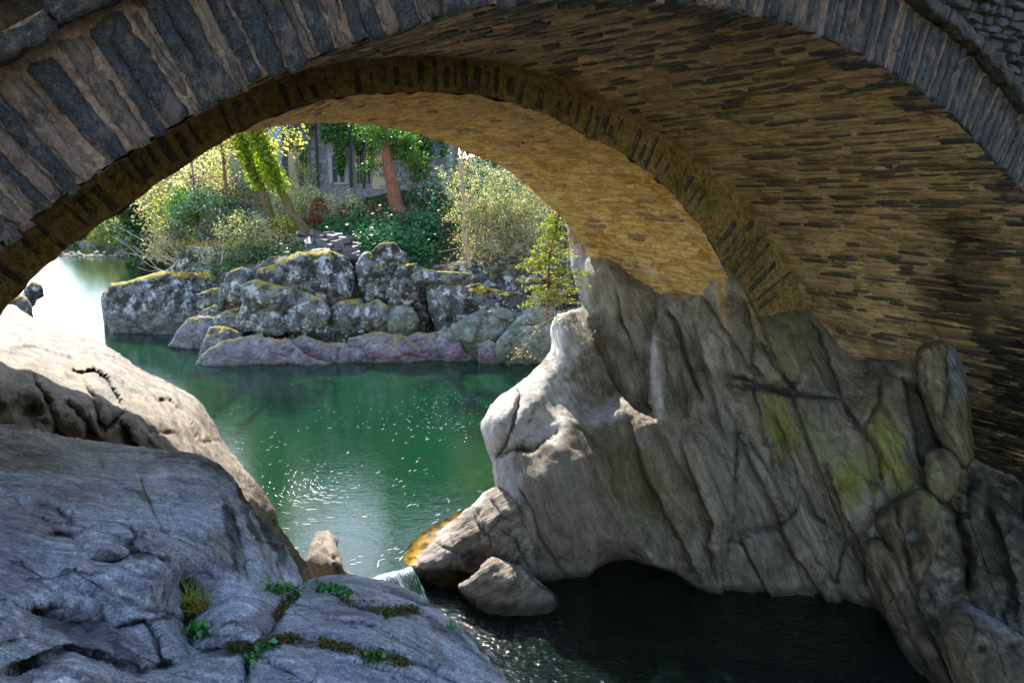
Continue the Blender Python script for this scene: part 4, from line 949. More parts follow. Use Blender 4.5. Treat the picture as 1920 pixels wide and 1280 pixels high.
# ------------------------------------------------------------------ the far bank
def c7(p): return [(200 + x / 3.487, 430 + y / 3.487) for x, y in p]
def c8(p): return [(650 + x / 3.487, 430 + y / 3.487) for x, y in p]
def c6(x, y): return 480 + x / 3.2, 60 + y / 3.2
def c5(x, y): return 150 + x / 3.84, 220 + y / 3.84
BANK = np.array([(60, 34), (20, 31.5), (8, 30.6), (3.5, 30.4), (-2, 30.2), (-8, 30.5), (-12.0, 32.5), (-15.2, 37.0), (-18.5, 45), (-23.5, 58), (-28, 72), (-38, 92), (-60, 99), (-140, 103), (-140, 220), (60, 220)], float)
def bank_z(x, y):
    x = np.asarray(x, float); y = np.asarray(y, float)
    d = polydist(BANK, x.ravel(), y.ravel())[0].reshape(x.shape); i = inside(BANK, x, y); d = np.where(i, d, -d)
    sm = lambda v: np.clip(v, 0, 1) ** 2 * (3 - 2 * np.clip(v, 0, 1))
    left = sm((-12 - x) / 8) * sm((70 - y) / 30)
    z = -1.5 + 4.5 * sm((d + 0.6) / 2.6) * (1 - 0.15 * left) + 3.1 * sm((d - 2.5) / 8.5) * (1 - 0.55 * left) + 9 * sm((d - 18) / 90) * sm((x + 45) / 25) - 1.8 * sm((-25 - x) / 8)
    n = fbm(np.stack([x * 0.5, y * 0.5, x * 0], -1).reshape(-1, 3), 4).reshape(x.shape)
    return z + 0.45 * n
t = NT('bank_earth'); P = t.geo.outputs['Position']
cc = t.ramp(t.noise(P, 2.2, 6, 0.7), [(0.3, (0.03, 0.025, 0.012)), (0.48, (0.075, 0.055, 0.03)), (0.56, (0.045, 0.06, 0.016)), (0.75, (0.09, 0.10, 0.03))])
M_EARTH = t.finish(t.principled(cc, 0.95, t.bump(t.noise(P, 12, 6, 0.7), 1.0, 0.15), 0.1))
ys_ = np.concatenate([np.arange(27, 48, 0.35), np.arange(48, 215, 2.2)]); xs_ = np.concatenate([np.arange(-138, -30, 2.2), np.arange(-30, 12, 0.35), np.arange(12, 58, 2.2)])
gx, gy = np.meshgrid(xs_, ys_, indexing='ij')
gz = bank_z(gx, gy)
tag(build('river_bank', np.stack([gx, gy, gz], -1).reshape(-1, 3), grid_faces(len(xs_), len(ys_)), M_EARTH), kind='structure')

M_B1 = rock_mat('bank_boulder', (0.07, 0.062, 0.056), (0.27, 0.25, 0.235), (0.48, 0.46, 0.43), strata=(1.5, 1.5, 2.5), srot=(0, 0.4, 0), sscale=1.6, bump=1.0, speck=0.3, moss=1.0, moss_col=(0.42, 0.30, 0.014), lichen=1.0, blackmoss=0.85, clean_z=True, wet_z=0.02, cracks=0.5, fine=0.7)
M_B2 = rock_mat('waterline_boulder', (0.12, 0.10, 0.105), (0.33, 0.285, 0.30), (0.46, 0.415, 0.42), strata=(1.5, 1.5, 2.5), srot=(0, 0.4, 0), sscale=1.6, bump=0.8, moss=0.55, moss_col=(0.34, 0.24, 0.014), lichen=0.3, blackmoss=0.45, clean_z=True, wet_z=0.04, cracks=0.6, fine=0.7)
M_B3 = rock_mat('pale_lichen_boulder', (0.12, 0.12, 0.11), (0.27, 0.275, 0.255), (0.42, 0.43, 0.40), strata=(1.5, 1.5, 2.5), srot=(0, 0.4, 0), sscale=1.6, bump=0.9, moss=0.8, moss_col=(0.42, 0.30, 0.014), lichen=1.0, blackmoss=0.6, wet_z=0.04, cracks=0.5, fine=0.7)
M_B4 = rock_mat('green_boulder', (0.11, 0.125, 0.085), (0.26, 0.29, 0.20), (0.40, 0.42, 0.33), strata=(1.5, 1.5, 2.5), srot=(0, 0.4, 0), sscale=1.6, bump=0.7, moss=0.2, lichen=0.35, blackmoss=0.25, clean_z=True, wet_z=0.04, fine=0.7)
# backing rock face behind the boulders
bp = [(330,560),(400,520),(480,490),(560,480),(700,482),(800,500),(900,490),(1000,480),(1100,470),(1180,480),(1180,720),(1000,720),(800,720),(560,700),(430,700),(330,640)]
bc = [(330,560,38),(480,490,34),(560,480,33),(700,480,33),(850,490,32.5),(1000,480,32),(1180,480,31),(1180,720,29.5),(900,720,29.4),(600,700,29.8),(430,690,31),(330,640,34),(700,600,30.2),(500,600,31.2),(900,600,29.9),(600,650,29.6),(760,660,29.3)]
V, F, A_ = relief(bp, bc, 5, 20, 0.6, [('crease', [(802,505),(806,560),(812,620),(808,690)], 8, 0.8), ('crease', [(690,480),(700,560),(690,640)], 6, 0.5), ('crease', [(600,590),(690,600),(800,580)], 5, 0.3)], 0.35, 0.8, (1, 1, 1), 0.06, ((0.6, -0.1), (2, -0.6)), ())
M_B0 = rock_mat('outcrop_rock', (0.04, 0.036, 0.034), (0.12, 0.11, 0.105), (0.24, 0.225, 0.215), strata=(1.5, 1.5, 2.5), srot=(0, 0.4, 0), sscale=1.6, bump=1.0, moss=0.35, moss_col=(0.16, 0.13, 0.012), lichen=0.8, blackmoss=0.9, wet_z=0.02, fine=0.7)
tag(build('rock_outcrop', V, F, M_B0, None, True, A_), 'dark mossy rock face behind the boulders of the far bank', 'rock')
GB = 'boulders of the far bank'
BL = [
 (c7([(60,440),(100,385),(170,378),(250,348),(350,322),(470,318),(600,330),(690,390),(745,470),(690,560),(600,640),(520,690),(400,680),(250,660),(110,660),(92,600),(62,530)]), 34.2, M_B1, 'big dark boulder with orange moss top at the bend of the river'),
 (c7([(445,748),(480,680),(540,605),(600,582),(680,600),(716,640),(705,700),(660,760),(540,768)]), 31.0, M_B2, 'bare purple boulder at the waterline behind the mossy hump'),
 (c7([(575,590),(630,540),(700,515),(750,560),(730,620),(650,620)]), 31.8, M_B3, 'greenish boulder leaning on the bare purple one'),
 (c7([(712,640),(725,590),(770,552),(870,528),(960,548),(1000,640),(960,710),(840,720),(740,690)]), 30.6, M_B1, 'boulder capped by a bright yellow moss cushion'),
 (c7([(635,800),(648,735),(690,672),(760,658),(850,690),(870,760),(760,800),(690,850)]), 29.0, M_B1, 'small boulder with orange moss behind the long purple rock'),
 (c7([(560,892),(625,872),(650,822),(700,790),(760,760),(850,728),(960,716),(1000,800),(990,925),(760,925),(640,915)]), 28.2, M_B2, 'smooth purple rounded end of the long waterline rock'),
 (c7([(930,740),(960,716),(1090,738),(1180,738),(1210,800),(1200,930),(970,930)]), 28.3, M_B2, 'middle block of the long waterline rock between two cracks'),
 (c7([(1170,770),(1200,745),(1270,790),(1310,842),(1440,870),(1475,892),(1400,928),(1185,930)]), 28.3, M_B2, 'low tapering end of the long waterline rock'),
 (c7([(1050,320),(1065,280),(1180,250),(1260,196),(1430,180),(1530,226),(1565,310),(1545,430),(1490,520),(1440,545),(1350,470),(1200,410),(1070,395)]), 30.4, M_B1, 'large mossy topped boulder dappled with white lichen'),
 (c7([(915,385),(990,345),(1060,375),(1200,395),(1215,490),(1120,548),(1000,525),(922,485)]), 29.9, M_B3, 'white lichen covered block below the large mossy boulder'),
 (c7([(1195,470),(1290,425),(1400,475),(1440,555),(1405,610),(1300,622),(1200,585)]), 29.8, M_B3, 'rounded lichen block wedged under the large mossy boulder'),
 (c7([(960,565),(1050,520),(1135,560),(1165,640),(1080,690),(980,660)]), 29.7, M_B3, 'round grey green boulder under the white block'),
 (c7([(862,595),(900,486),(965,535),(975,645),(900,655)]), 29.9, M_B3, 'upright grey boulder beside the yellow moss cushion'),
 (c7([(1140,560),(1200,575),(1255,640),(1220,675),(1145,650)]), 29.8, M_B3, 'small wedge boulder between two lichen blocks'),
 (c7([(1435,565),(1540,485),(1640,475),(1680,560),(1610,670),(1500,655)]), 30.0, M_B3, 'lichen spotted block left of the dark crevice'),
 (c7([(1160,265),(1168,210),(1200,178),(1262,168),(1268,225),(1225,258)]), 31.0, M_B3, 'small lichen boulder on the shoulder of the bank'),
 (c7([(755,400),(800,308),(880,278),(925,300),(945,385),(905,480),(760,490)]), 31.6, M_B3, 'blocky white spotted boulder left of the large mossy one'),
 (c7([(600,430),(680,400),(760,400),(770,500),(690,540),(610,500)]), 32.5, M_B1, 'dark boulder in the gap behind the bend boulder'),
 (c7([(1655,240),(1700,188),(1820,198),(1865,252),(1855,400),(1800,450),(1700,450),(1680,380)]), 30.8, M_B1, 'tall grey block with a pale edge below the slate pile'),
 (c8([(290,400),(305,330),(350,268),(440,258),(468,330),(440,450),(370,505),(285,490)]), 30.5, M_B1, 'squarish grey block standing left of the crevice'),
 (c8([(150,200),(200,140),(240,108),(300,103),(375,180),(350,228),(250,225)]), 31.2, M_B1, 'flat mossy slab lying below the ivy'),
 (c8([(465,305),(520,278),(780,298),(790,318),(740,345),(600,356),(490,340)]), 30.2, M_B3, 'thin overhanging slab above the dark gap'),
 (c8([(105,525),(200,485),(275,540),(268,665),(180,690),(118,610)]), 29.7, M_B3, 'pale lichen block low in the rock face'),
 (c8([(275,545),(330,515),(415,528),(448,600),(405,695),(300,690)]), 29.6, M_B4, 'pale green block beside the crevice foot'),
 (c8([(545,405),(600,356),(700,356),(770,420),(770,570),(690,612),(600,600),(560,510)]), 30.0, M_B3, 'grey block with a white lichen drop right of the crevice'),
 (c8([(700,700),(740,638),(850,578),(1000,566),(1090,600),(1090,710),(990,760),(895,770),(885,845),(820,862),(750,850),(712,770)]), 28.9, M_B4, 'big rounded green stained boulder at the quiet end of the pool'),
 (c8([(875,765),(930,738),(990,780),(1000,900),(890,895)]), 28.3, M_B2, 'small pale boulder before the green stained one'),
 (c8([(985,790),(1060,700),(1130,620),(1200,556),(1340,590),(1420,760),(1300,920),(1200,930),(1050,905)]), 28.4, M_B4, 'sloping green grey boulder beside the pale spur'),
 (c8([(545,700),(620,680),(705,690),(740,790),(860,860),(700,870),(560,850)]), 28.8, M_B2, 'purple boulder at the foot of the crevice'),
 (c8([(395,720),(470,700),(540,705),(550,850),(450,862),(400,850)]), 28.9, M_B2, 'narrow purple boulder left of the crevice foot'),
 (c8([(60,725),(200,700),(350,715),(440,770),(455,850),(330,885),(70,895),(50,800)]), 28.5, M_B2, 'pale washed rock along the waterline below the lichen block'),
 (c7([(1440,770),(1540,755),(1640,790),(1650,870),(1480,902),(1440,850)]), 28.6, M_B2, 'purple angular waterline rock'),
 (c7([(1190,755),(1300,715),(1420,760),(1445,860),(1310,850)]), 28.9, M_B2, 'rounded mossy flanked rock above the tapering waterline rock'),
 (c8([(750,430),(880,400),(1000,420),(1080,500),(1010,580),(850,585),(770,560)]), 30.2, M_B1, 'shaded black stained block under the pale shrub'),
 (c8([(1060,460),(1200,420),(1330,440),(1340,600),(1200,580),(1090,600)]), 30.6, M_B1, 'shaded rock behind the young conifer'),
 ([(303,545),(305,520),(325,505),(352,500),(362,520),(350,548),(320,560)], 40.0, M_B3, 'pale boulder at the tip of the bank beside dry sticks'),
 ([(345,500),(360,470),(400,462),(470,470),(500,490),(480,520),(400,530),(350,525)], 37.5, M_B1, 'mossy rock under the laurel bush'),
]
for i, (pg, Y, mt, lab) in enumerate(BL):
    ext = np.ptp(np.array(pg), 0)
    boulder('boulder', pg, Y, mt, lab, thick=min(0.55 * min(ext) * Y / FPX, 1.3), amp=0.10, step=max(2.0, min(ext) / 34), grow=1.27)
# shoal stones and far bank rocks
for i in range(26):
    px = 92 + i * 9.5 + rs.uniform(-4, 4); w = rs.uniform(8, 24); Y = rs.uniform(71, 76); py = 640 - 1500 * math.tan(PITCH - math.atan(HC / Y))
    pg = [(px - w / 2, py + 2), (px - w * .4, py - rs.uniform(2, 5)), (px, py - rs.uniform(3, 9)), (px + w * .4, py - rs.uniform(2, 5)), (px + w / 2, py + 2), (px, py + 4)]
    boulder('shoal_stone', pg, Y, M_LIT if rs.random() < .75 else M_B2, 'pale stone of the shoal across the river bend', thick=0.5, amp=0.05, step=1.5, cat='stone', group='stones of the shoal across the river bend')
for i, (px, py, w, h, Y) in enumerate(((178,462,60,26,84),(232,465,70,30,82),(285,462,60,34,80),(330,470,70,40,76))):
    pg = [(px - w / 2, py + 6), (px - w * .45, py - h * .3), (px - w * .1, py - h * .6), (px + w * .3, py - h * .5), (px + w / 2, py), (px + w * .45, py + 8)]
    boulder('bank_rock', pg, Y, M_B1, 'dark rock under the trees across the river', thick=1.5, amp=0.2, step=2.5, cat='rock', group='dark rocks under the trees across the river')
boulder('stump_rock', [(40,560),(48,540),(62,528),(76,534),(79,544),(66,552),(55,575)], 30, M_B1, 'dark rounded rock beyond the bridge foot in the bright water', thick=0.5, cat='rock')
boulder('stump_rock', [(-30,600),(-10,560),(20,545),(50,560),(62,580),(40,600)], 26, M_B1, 'dark rock peeping past the bridge foot', thick=0.7, cat='rock')

# tumbled slate pile
M_SLPILE = stone_slate('pile_slate', (0.06, 0.05, 0.05), (0.30, 0.26, 0.26), (1.5, 5, 5), 0.3, 0.1)
def slab_box(w, d, h, seed):
    rr_ = np.random.default_rng(seed); n = 7; V = []
    for lvl, sc in ((0, 1.0), (h, rr_.uniform(.85, 1.0))):
        for k in range(n):
            a = 2 * math.pi * k / n; V.append((math.cos(a) * w / 2 * sc * (0.8 + .3 * ((k * 37 + seed * 11) % 10) / 10), math.sin(a) * d / 2 * sc, lvl + rr_.uniform(-.2, .2) * h))
    return np.array(V), [tuple(range(n))[::-1], tuple(range(n, 2 * n))] + [(k, (k + 1) % n, n + (k + 1) % n, n + k) for k in range(n)]
for i in range(34):
    row = i // 6; px = 585 + (i % 6) * 17 + rs.uniform(-8, 8) - row * 2; py = 484 - row * 8.0 + max(0, px - 655) * 0.28
    Y = 32.0 + row * 0.35 + rs.uniform(-.2, .3); w = rs.uniform(0.5, 1.0)
    V, F = slab_box(w, w * rs.uniform(.5, .8), rs.uniform(0.14, 0.24), i)
    c = at(px, py, Y)
    o = build('flat_slate', V, F, M_SLPILE, None, False, {'rnd': np.full(len(V), rs.random())})
    o.location = c; o.rotation_euler = (rs.uniform(-.15, .15), rs.uniform(-.05, .3), rs.uniform(0, 6.28))
    tag(o, 'flat slate slab in the tumbled pile above the mossy boulder', 'slab', 'slabs in the tumbled slate pile')

# ------------------------------------------------------------------ house
HY = 42.0
def hx(px): return (px - 960) / FPX * (HY / 1.0) * 1.0
def hp(px, py): p = at(px, py, HY); return p[0], p[2]
house = empty('stone_house', (hp(640, 370)[0], HY, 5.6), 'grey stone riverside house with drainpipes and ivy hanging over its wall', 'house')
t = NT('house_mortar'); M_HWALL = t.finish(t.principled(t.ramp(t.noise(t.geo.outputs['Position'], 6, 6), [(.3, (.16, .155, .16)), (.7, (.34, .33, .34))]), 0.9, t.bump(t.noise(t.geo.outputs['Position'], 14, 5), .6, .05), .1))
t = NT('house_stone'); r = t.attr('rnd'); M_HST = t.finish(t.principled(t.mix(0.35, t.ramp(r, [(0, (.10, .10, .115)), (.5, (.22, .22, .24)), (1, (.38, .37, .38))]), t.ramp(t.noise(t.geo.outputs['Position'], 18, 5), [(.3, (.06, .06, .06)), (.7, (.4, .38, .36))])), 0.85, t.bump(t.noise(t.geo.outputs['Position'], 25, 4), .5, .03), .15))
def flat(name, c, rough=.6, n=.2):
    t = NT(name); nn = t.noise(t.geo.outputs['Position'], 5, 5, .65)
    return t.finish(t.principled(t.mix(t.math('MULTIPLY', nn, n * 2), c, tuple(x * .45 for x in c)), rough, t.bump(nn, .2, .02), .3))
M_PIPE = flat('iron_pipe', (.035, .032, .032)); M_WHITE = flat('white_frame', (.34, .36, .37)); M_CREAM = flat('cream_render', (.55, .44, .31), .9, .3); M_BLUEP = flat('blue_grey_panel', (.28, .36, .44)); M_DARKP = flat('dark_panel', (.055, .06, .075)); M_PANE = flat('window_glass', (.05, .07, .09), .08, .05); M_ROOF = flat('slate_roof', (.07, .075, .09)); M_PLANK = flat('weathered_plank', (.22, .19, .17))
def hbox(name, x0, x1, z0, z1, y0, y1, mat, parent=house):
    c = [(x, y, z) for x in (x0, x1) for y in (y0, y1) for z in (z0, z1)]
    F = [(0, 1, 3, 2), (4, 6, 7, 5), (0, 4, 5, 1), (2, 3, 7, 6), (0, 2, 6, 4), (1, 5, 7, 3)]
    o = build(name, np.array(c), F, mat, parent if parent.type == 'EMPTY' else None, False)
    if parent.type != 'EMPTY': o.parent = parent
    return o
X0, _ = hp(430, 300); X1, _ = hp(845, 300)
hbox('wall', X0, X1, 4.6, 9.7, HY, HY + 6, M_HWALL)
V = np.array([(X0 - .3, HY - .4, 9.65), (X1 + .3, HY - .4, 9.65), (X1 + .3, HY + 3, 10.9), (X0 - .3, HY + 3, 10.9), (X0 - .3, HY + 6.4, 9.65), (X1 + .3, HY + 6.4, 9.65)])
bpart_ = build('roof', V, [(0, 1, 2, 3), (3, 2, 5, 4), (0, 3, 4), (1, 5, 2), (0, 4, 5, 1)], M_ROOF, house, False)
def crect(name, x0, x1, y0, y1, depth, mat, parent=house, out=0.0):
    a = hp(*c6(x0, y1)); b = hp(*c6(x1, y0)); return hbox(name, a[0], b[0], a[1], b[1], HY - out - depth, HY - out, mat, parent)
crect('panel', 0, 158, 470, 905, .05, M_BLUEP); crect('panel', 163, 296, 480, 712, .07, M_DARKP); crect('panel', -60, -6, 470, 905, .06, M_BLUEP)
d_ = crect('door', 192, 265, 722, 930, .05, M_CREAM); crect('door_frame', 166, 190, 714, 930, .09, M_DARKP, d_); crect('door_frame', 267, 297, 714, 930, .09, M_DARKP, d_)
wv = crect('window', 440, 552, 728, 915, .03, M_PANE)
for (a, b, c, d) in ((440, 456, 726, 916), (535, 552, 726, 916), (456, 535, 726, 738), (456, 535, 902, 916), (492, 500, 738, 902), (456, 535, 815, 822)): crect('frame', a, b, c, d, .05, M_WHITE, wv, .03)
sh = crect('window', 486, 572, 560, 702, .03, M_PANE)
for (a, b, c, d) in ((480, 490, 556, 706), (566, 576, 556, 706), (490, 566, 556, 566), (490, 566, 696, 706)): crect('frame', a, b, c, d, .05, M_BLUEP, sh, .03)
for x in (380, 578, 652):
    a = hp(*c6(x, 940)); b = hp(*c6(x, 420)); hbox('drainpipe', a[0] - .055, a[0] + .055, a[1], b[1], HY - .26, HY - .15, M_PIPE)
for k, x in enumerate((600, 618, 636, 668, 684)): crect('plank', x - 7, x + 7, 560 + k * 9, 905, .06, M_PLANK)
crect('render_patch', 697, 776, 742, 945, .05, M_CREAM)
crect('pilaster', 300, 316, 480, 945, .2, M_HST)
cnt = 0
zc = 5.0
while zc < 9.6:
    hh = rs.uniform(.16, .26); x = X0
    while x < X1 - .1:
        L = rs.uniform(.28, .62); xc = x + L / 2
        pxx = 960 + (xc / HY) * FPX * 1.0; cx6 = (pxx - 480) * 3.2
        skip = cx6 < 300 or 432 < cx6 < 580 or 590 < cx6 < 785
        if not skip and x + L < X1 + .2 and cnt < 300:
            bx = [(a * L * .47 + rs.uniform(-.02, .02), b, c * hh * .45 + rs.uniform(-.012, .012)) for a in (-1, 1) for b in (-.05 - rs.uniform(0, .03), .02) for c in (-1, 1)]
            V = np.array(bx); o = build('stone', V, [(0, 1, 3, 2), (4, 6, 7, 5), (0, 4, 5, 1), (2, 3, 7, 6), (0, 2, 6, 4), (1, 5, 7, 3)], M_HST, house, False, {'rnd': np.full(8, rs.random())})
            o.location = (xc, HY, zc + hh / 2); cnt += 1
        x += L
    zc += hh

# ------------------------------------------------------------------ vegetation
def leaf_mat(name, c0, c1, trans=0.5, gloss=0.06, c2=None):
    t = NT(name); r = t.attr('rnd')
    col = t.ramp(r, [(0.0, c0), (0.6, c1), (1.0, c2 or tuple(min(1, x * 1.35) for x in c1))])
    d = t.n('BsdfDiffuse', None, Color=col)
    tr = t.n('BsdfTranslucent', None, Color=t.mix(1.0, col, (1.4, 1.45, 0.85), 'MULTIPLY'))
    m = t.n('MixShader', None, Fac=trans, i1=d, i2=tr)
    g = t.n('BsdfGlossy', None, Roughness=0.35, Color=(1, 1, 1))
    return t.finish(t.n('MixShader', None, Fac=gloss, i1=m, i2=g))
def bark_mat(name, c0, c1, moss=None):
    t = NT(name); P = t.geo.outputs['Position']
    n = t.noise(t.mapping(P, scale=(6, 6, 1.2)), 3, 6, .7)
    c = t.ramp(n, [(.3, c0), (.7, c1)])
    if moss: c = t.mix(t.smooth(t.noise(P, 2.2, 5), .45, .6), c, moss)
    return t.finish(t.principled(c, .9, t.bump(n, 1, .05), .1))
def leafmesh(name, C, size, mat, parent=None, aspect=0.55, up=0.3, seed=1, size_var=0.5, N=None, fold=0.25):
    C = np.asarray(C, float); n = len(C); r = np.random.default_rng(seed)
    nn = r.normal(size=(n, 3)); nn[:, 2] = np.abs(nn[:, 2]) * 0.6 + up
    if N is not None: nn = nn * 0.45 + N
    nn /= np.linalg.norm(nn, axis=1)[:, None]
    a = r.normal(size=(n, 3)); a -= (a * nn).sum(1)[:, None] * nn; a /= np.linalg.norm(a, axis=1)[:, None]
    b = np.cross(nn, a)
    s = size * (1 + size_var * r.uniform(-1, 1, n))[:, None]
    V = np.stack([C - a * s * .5, C + b * s * aspect * .5 + nn * s * fold * .3, C + a * s * .5, C - b * s * aspect * .5 + nn * s * fold * .3], 1).reshape(-1, 3)
    F = np.arange(n * 4).reshape(n, 4)
    F = np.concatenate([F[:, [0, 1, 2]], F[:, [0, 2, 3]]])
    return build(name, V, F, mat, parent, False, {'rnd': np.repeat(r.random(n), 4)})
def tubes(lines, sides=6):
    VV, FF, off = [], [], 0
    for P, rad in lines:
        P = np.asarray(P, float); rad = np.asarray(rad, float); n = len(P)
        T = np.gradient(P, axis=0); T /= np.linalg.norm(T, axis=1)[:, None] + 1e-9
        ref = np.tile(np.array([0.13, 0.97, 0.2]), (n, 1)); A = np.cross(T, ref); A /= np.linalg.norm(A, axis=1)[:, None] + 1e-9; B = np.cross(T, A)
        an = np.arange(sides) * 2 * math.pi / sides
        ring = P[:, None] + rad[:, None, None] * (np.cos(an)[None, :, None] * A[:, None] + np.sin(an)[None, :, None] * B[:, None])
        VV.append(ring.reshape(-1, 3))
        i = np.arange(n * sides).reshape(n, sides) + off
        j = np.roll(i, -1, 1)
        FF.append(np.stack([i[:-1], j[:-1], j[1:], i[1:]], -1).reshape(-1, 4)); off += n * sides
    return np.concatenate(VV), np.concatenate(FF)
def wob(a, b, n, amp, rg):
    t_ = np.linspace(0, 1, n)[:, None]; P = np.asarray(a) * (1 - t_) + np.asarray(b) * t_
    w = np.cumsum(rg.normal(size=(n, 3)), 0); w -= t_ * w[-1]
    return P + amp * w / math.sqrt(n)
def spline(pts, n):
    pts = np.asarray(pts, float); q = np.linspace(0, len(pts) - 1, n); k = np.arange(len(pts))
    P = np.stack([np.interp(q, k, pts[:, i]) for i in range(3)], 1)
    for _ in range(2): P[1:-1] = (P[:-2] + 2 * P[1:-1] + P[2:]) / 4
    return P
def branchy(stem, rad, nb, blen, rg, up=0.5, tw=4, t0=0.3, spread=1.0):
    """stem polyline -> side branches with twigs; returns tube list and twig-end points"""
    L = []; tips = []
    n = len(stem)
    for k in range(nb):
        i = int((t0 + (1 - t0) * rg.random()) * (n - 1)); p = stem[i]; f = 1 - i / n * 0.5
        d = rg.normal(size=3); d[2] = abs(d[2]) * 0.4 + up; d[:2] *= spread; d /= np.linalg.norm(d)
        l = blen * f * rg.uniform(.5, 1.1); B = wob(p, p + d * l, 7, l * .18, rg)
        L.append((B, np.linspace(rad[i] * .45, rad[i] * .1 + .003, 7)))
        for q in range(tw):
            j = rg.integers(2, 7); e = rg.normal(size=3); e[2] += up * .6; e = e / np.linalg.norm(e) * .8 + d * .6; l2 = l * rg.uniform(.25, .55)
            T_ = wob(B[j], B[j] + e * l2, 5, l2 * .2, rg); L.append((T_, np.linspace(rad[i] * .16, .003, 5))); tips.append(T_)
        tips.append(B[3:])
    return L, tips
def leaves_on(tips, per, spread, rg):
    C = []
    for T_ in tips:
        k = rg.integers(0, len(T_), per); C.append(T_[k] + rg.normal(size=(per, 3)) * spread)
    return np.concatenate(C)
G = np.random.default_rng
LM_IVYY = leaf_mat('ivy_sunlit_leaf', (0.09, 0.15, 0.008), (0.26, 0.33, 0.012), .65, .03, (0.32, 0.34, 0.02))
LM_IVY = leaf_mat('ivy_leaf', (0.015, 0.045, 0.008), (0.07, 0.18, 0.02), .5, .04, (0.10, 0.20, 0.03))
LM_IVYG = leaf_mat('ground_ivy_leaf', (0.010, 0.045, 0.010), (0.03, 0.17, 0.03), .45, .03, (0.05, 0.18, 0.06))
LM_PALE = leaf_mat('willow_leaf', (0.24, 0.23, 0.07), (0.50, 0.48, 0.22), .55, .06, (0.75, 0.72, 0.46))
LM_LAUREL = leaf_mat('laurel_leaf', (0.014, 0.045, 0.014), (0.05, 0.12, 0.03), .4, .12, (0.08, 0.15, 0.05))
LM_YEL = leaf_mat('young_yellow_leaf', (0.26, 0.25, 0.03), (0.44, 0.42, 0.08), .6, .03)
LM_FIR = leaf_mat('conifer_needle', (0.10, 0.17, 0.02), (0.28, 0.34, 0.05), .5, .05, (0.50, 0.50, 0.10))
LM_TREE = leaf_mat('spring_tree_leaf', (0.10, 0.13, 0.025), (0.24, 0.26, 0.07), .55, .04, (0.42, 0.40, 0.16))
LM_TREE2 = leaf_mat('grey_twig_leaf', (0.22, 0.19, 0.10), (0.45, 0.39, 0.22), .55, .04, (0.62, 0.56, 0.34))
LM_DARK = leaf_mat('dark_tree_leaf', (0.012, 0.04, 0.010), (0.03, 0.075, 0.018), .35, .06)
LM_DEAD = leaf_mat('dead_bracken', (0.10, 0.035, 0.018), (0.24, 0.085, 0.04), .3, .02, (0.34, 0.15, 0.07))
LM_BLADE = leaf_mat('grass_blade', (0.10, 0.20, 0.01), (0.30, 0.42, 0.02), .4, .05, (0.50, 0.52, 0.05))
LM_HERB = leaf_mat('herb_leaf', (0.015, 0.08, 0.010), (0.04, 0.20, 0.02), .3, .08, (0.08, 0.32, 0.04))
LM_ORANGE = leaf_mat('orange_leaf', (0.40, 0.20, 0.01), (0.60, 0.34, 0.02), .5, .04)
BK_BROWN = bark_mat('brown_bark', (.09, .055, .035), (.25, .16, .10), (.10, .10, .015)); BK_RED = bark_mat('red_bark', (.13, .05, .03), (.36, .15, .09)); BK_GREY = bark_mat('grey_bark', (.10, .085, .07), (.27, .24, .20)); BK_PALE = bark_mat('pale_twig', (.26, .20, .14), (.55, .46, .36))

def tree_obj(name, label, base, cat='tree', group=None): return empty(name, tuple(base), label, cat, group)
# leaning ivy clad trees
for (pts, Y, r0, ivy0, lab, seed) in (
    ([(590,462),(585,449),(566,424),(546,397),(530,362),(515,332),(500,298),(488,267),(478,240),(470,200),(465,150)], 36.0, .26, .38, 'leaning mossy trunk with sunlit ivy on its upper half', 1),
    ([(516,430),(505,395),(496,366),(485,338),(473,314),(463,285),(455,259),(447,225),(440,180)], 37.2, .20, .30, 'slimmer trunk thickly wrapped in yellow green ivy', 2)):
    rg = G(seed); P = at(np.array([p[0] for p in pts]), np.array([p[1] for p in pts]), np.full(len(pts), Y))
    ends = np.array([P[-1] + np.array([-1.5, 0, 4]), P[-1] + np.array([-2.5, .5, 9])]); S = spline(np.concatenate([P, ends]), 46); rad = np.linspace(r0, .07, 46)
    tr = tree_obj('ivy_tree', lab, S[0]); L, tips = branchy(S, rad * .7, 16, 3.0, rg, .4, 4, .5)
    V, F = tubes([(S, rad)] + L, 8); build('trunk', V, F, BK_BROWN, tr)
    k0 = int(46 * ivy0); kk = rg.integers(k0, 34, 3800); off = rg.normal(size=(3800, 3)); off /= np.linalg.norm(off, axis=1)[:, None]
    C = S[kk] + off * (rad[kk] + .03 + .38 * rg.random(3800) ** 2)[:, None] + rg.normal(size=(3800, 3)) * .05
    leafmesh('ivy', C, .14, LM_IVYY, tr, .8, .2, seed)
    leafmesh('crown', leaves_on(tips, 26, .22, rg), .13, LM_YEL, tr, .7, .2, seed + 5)
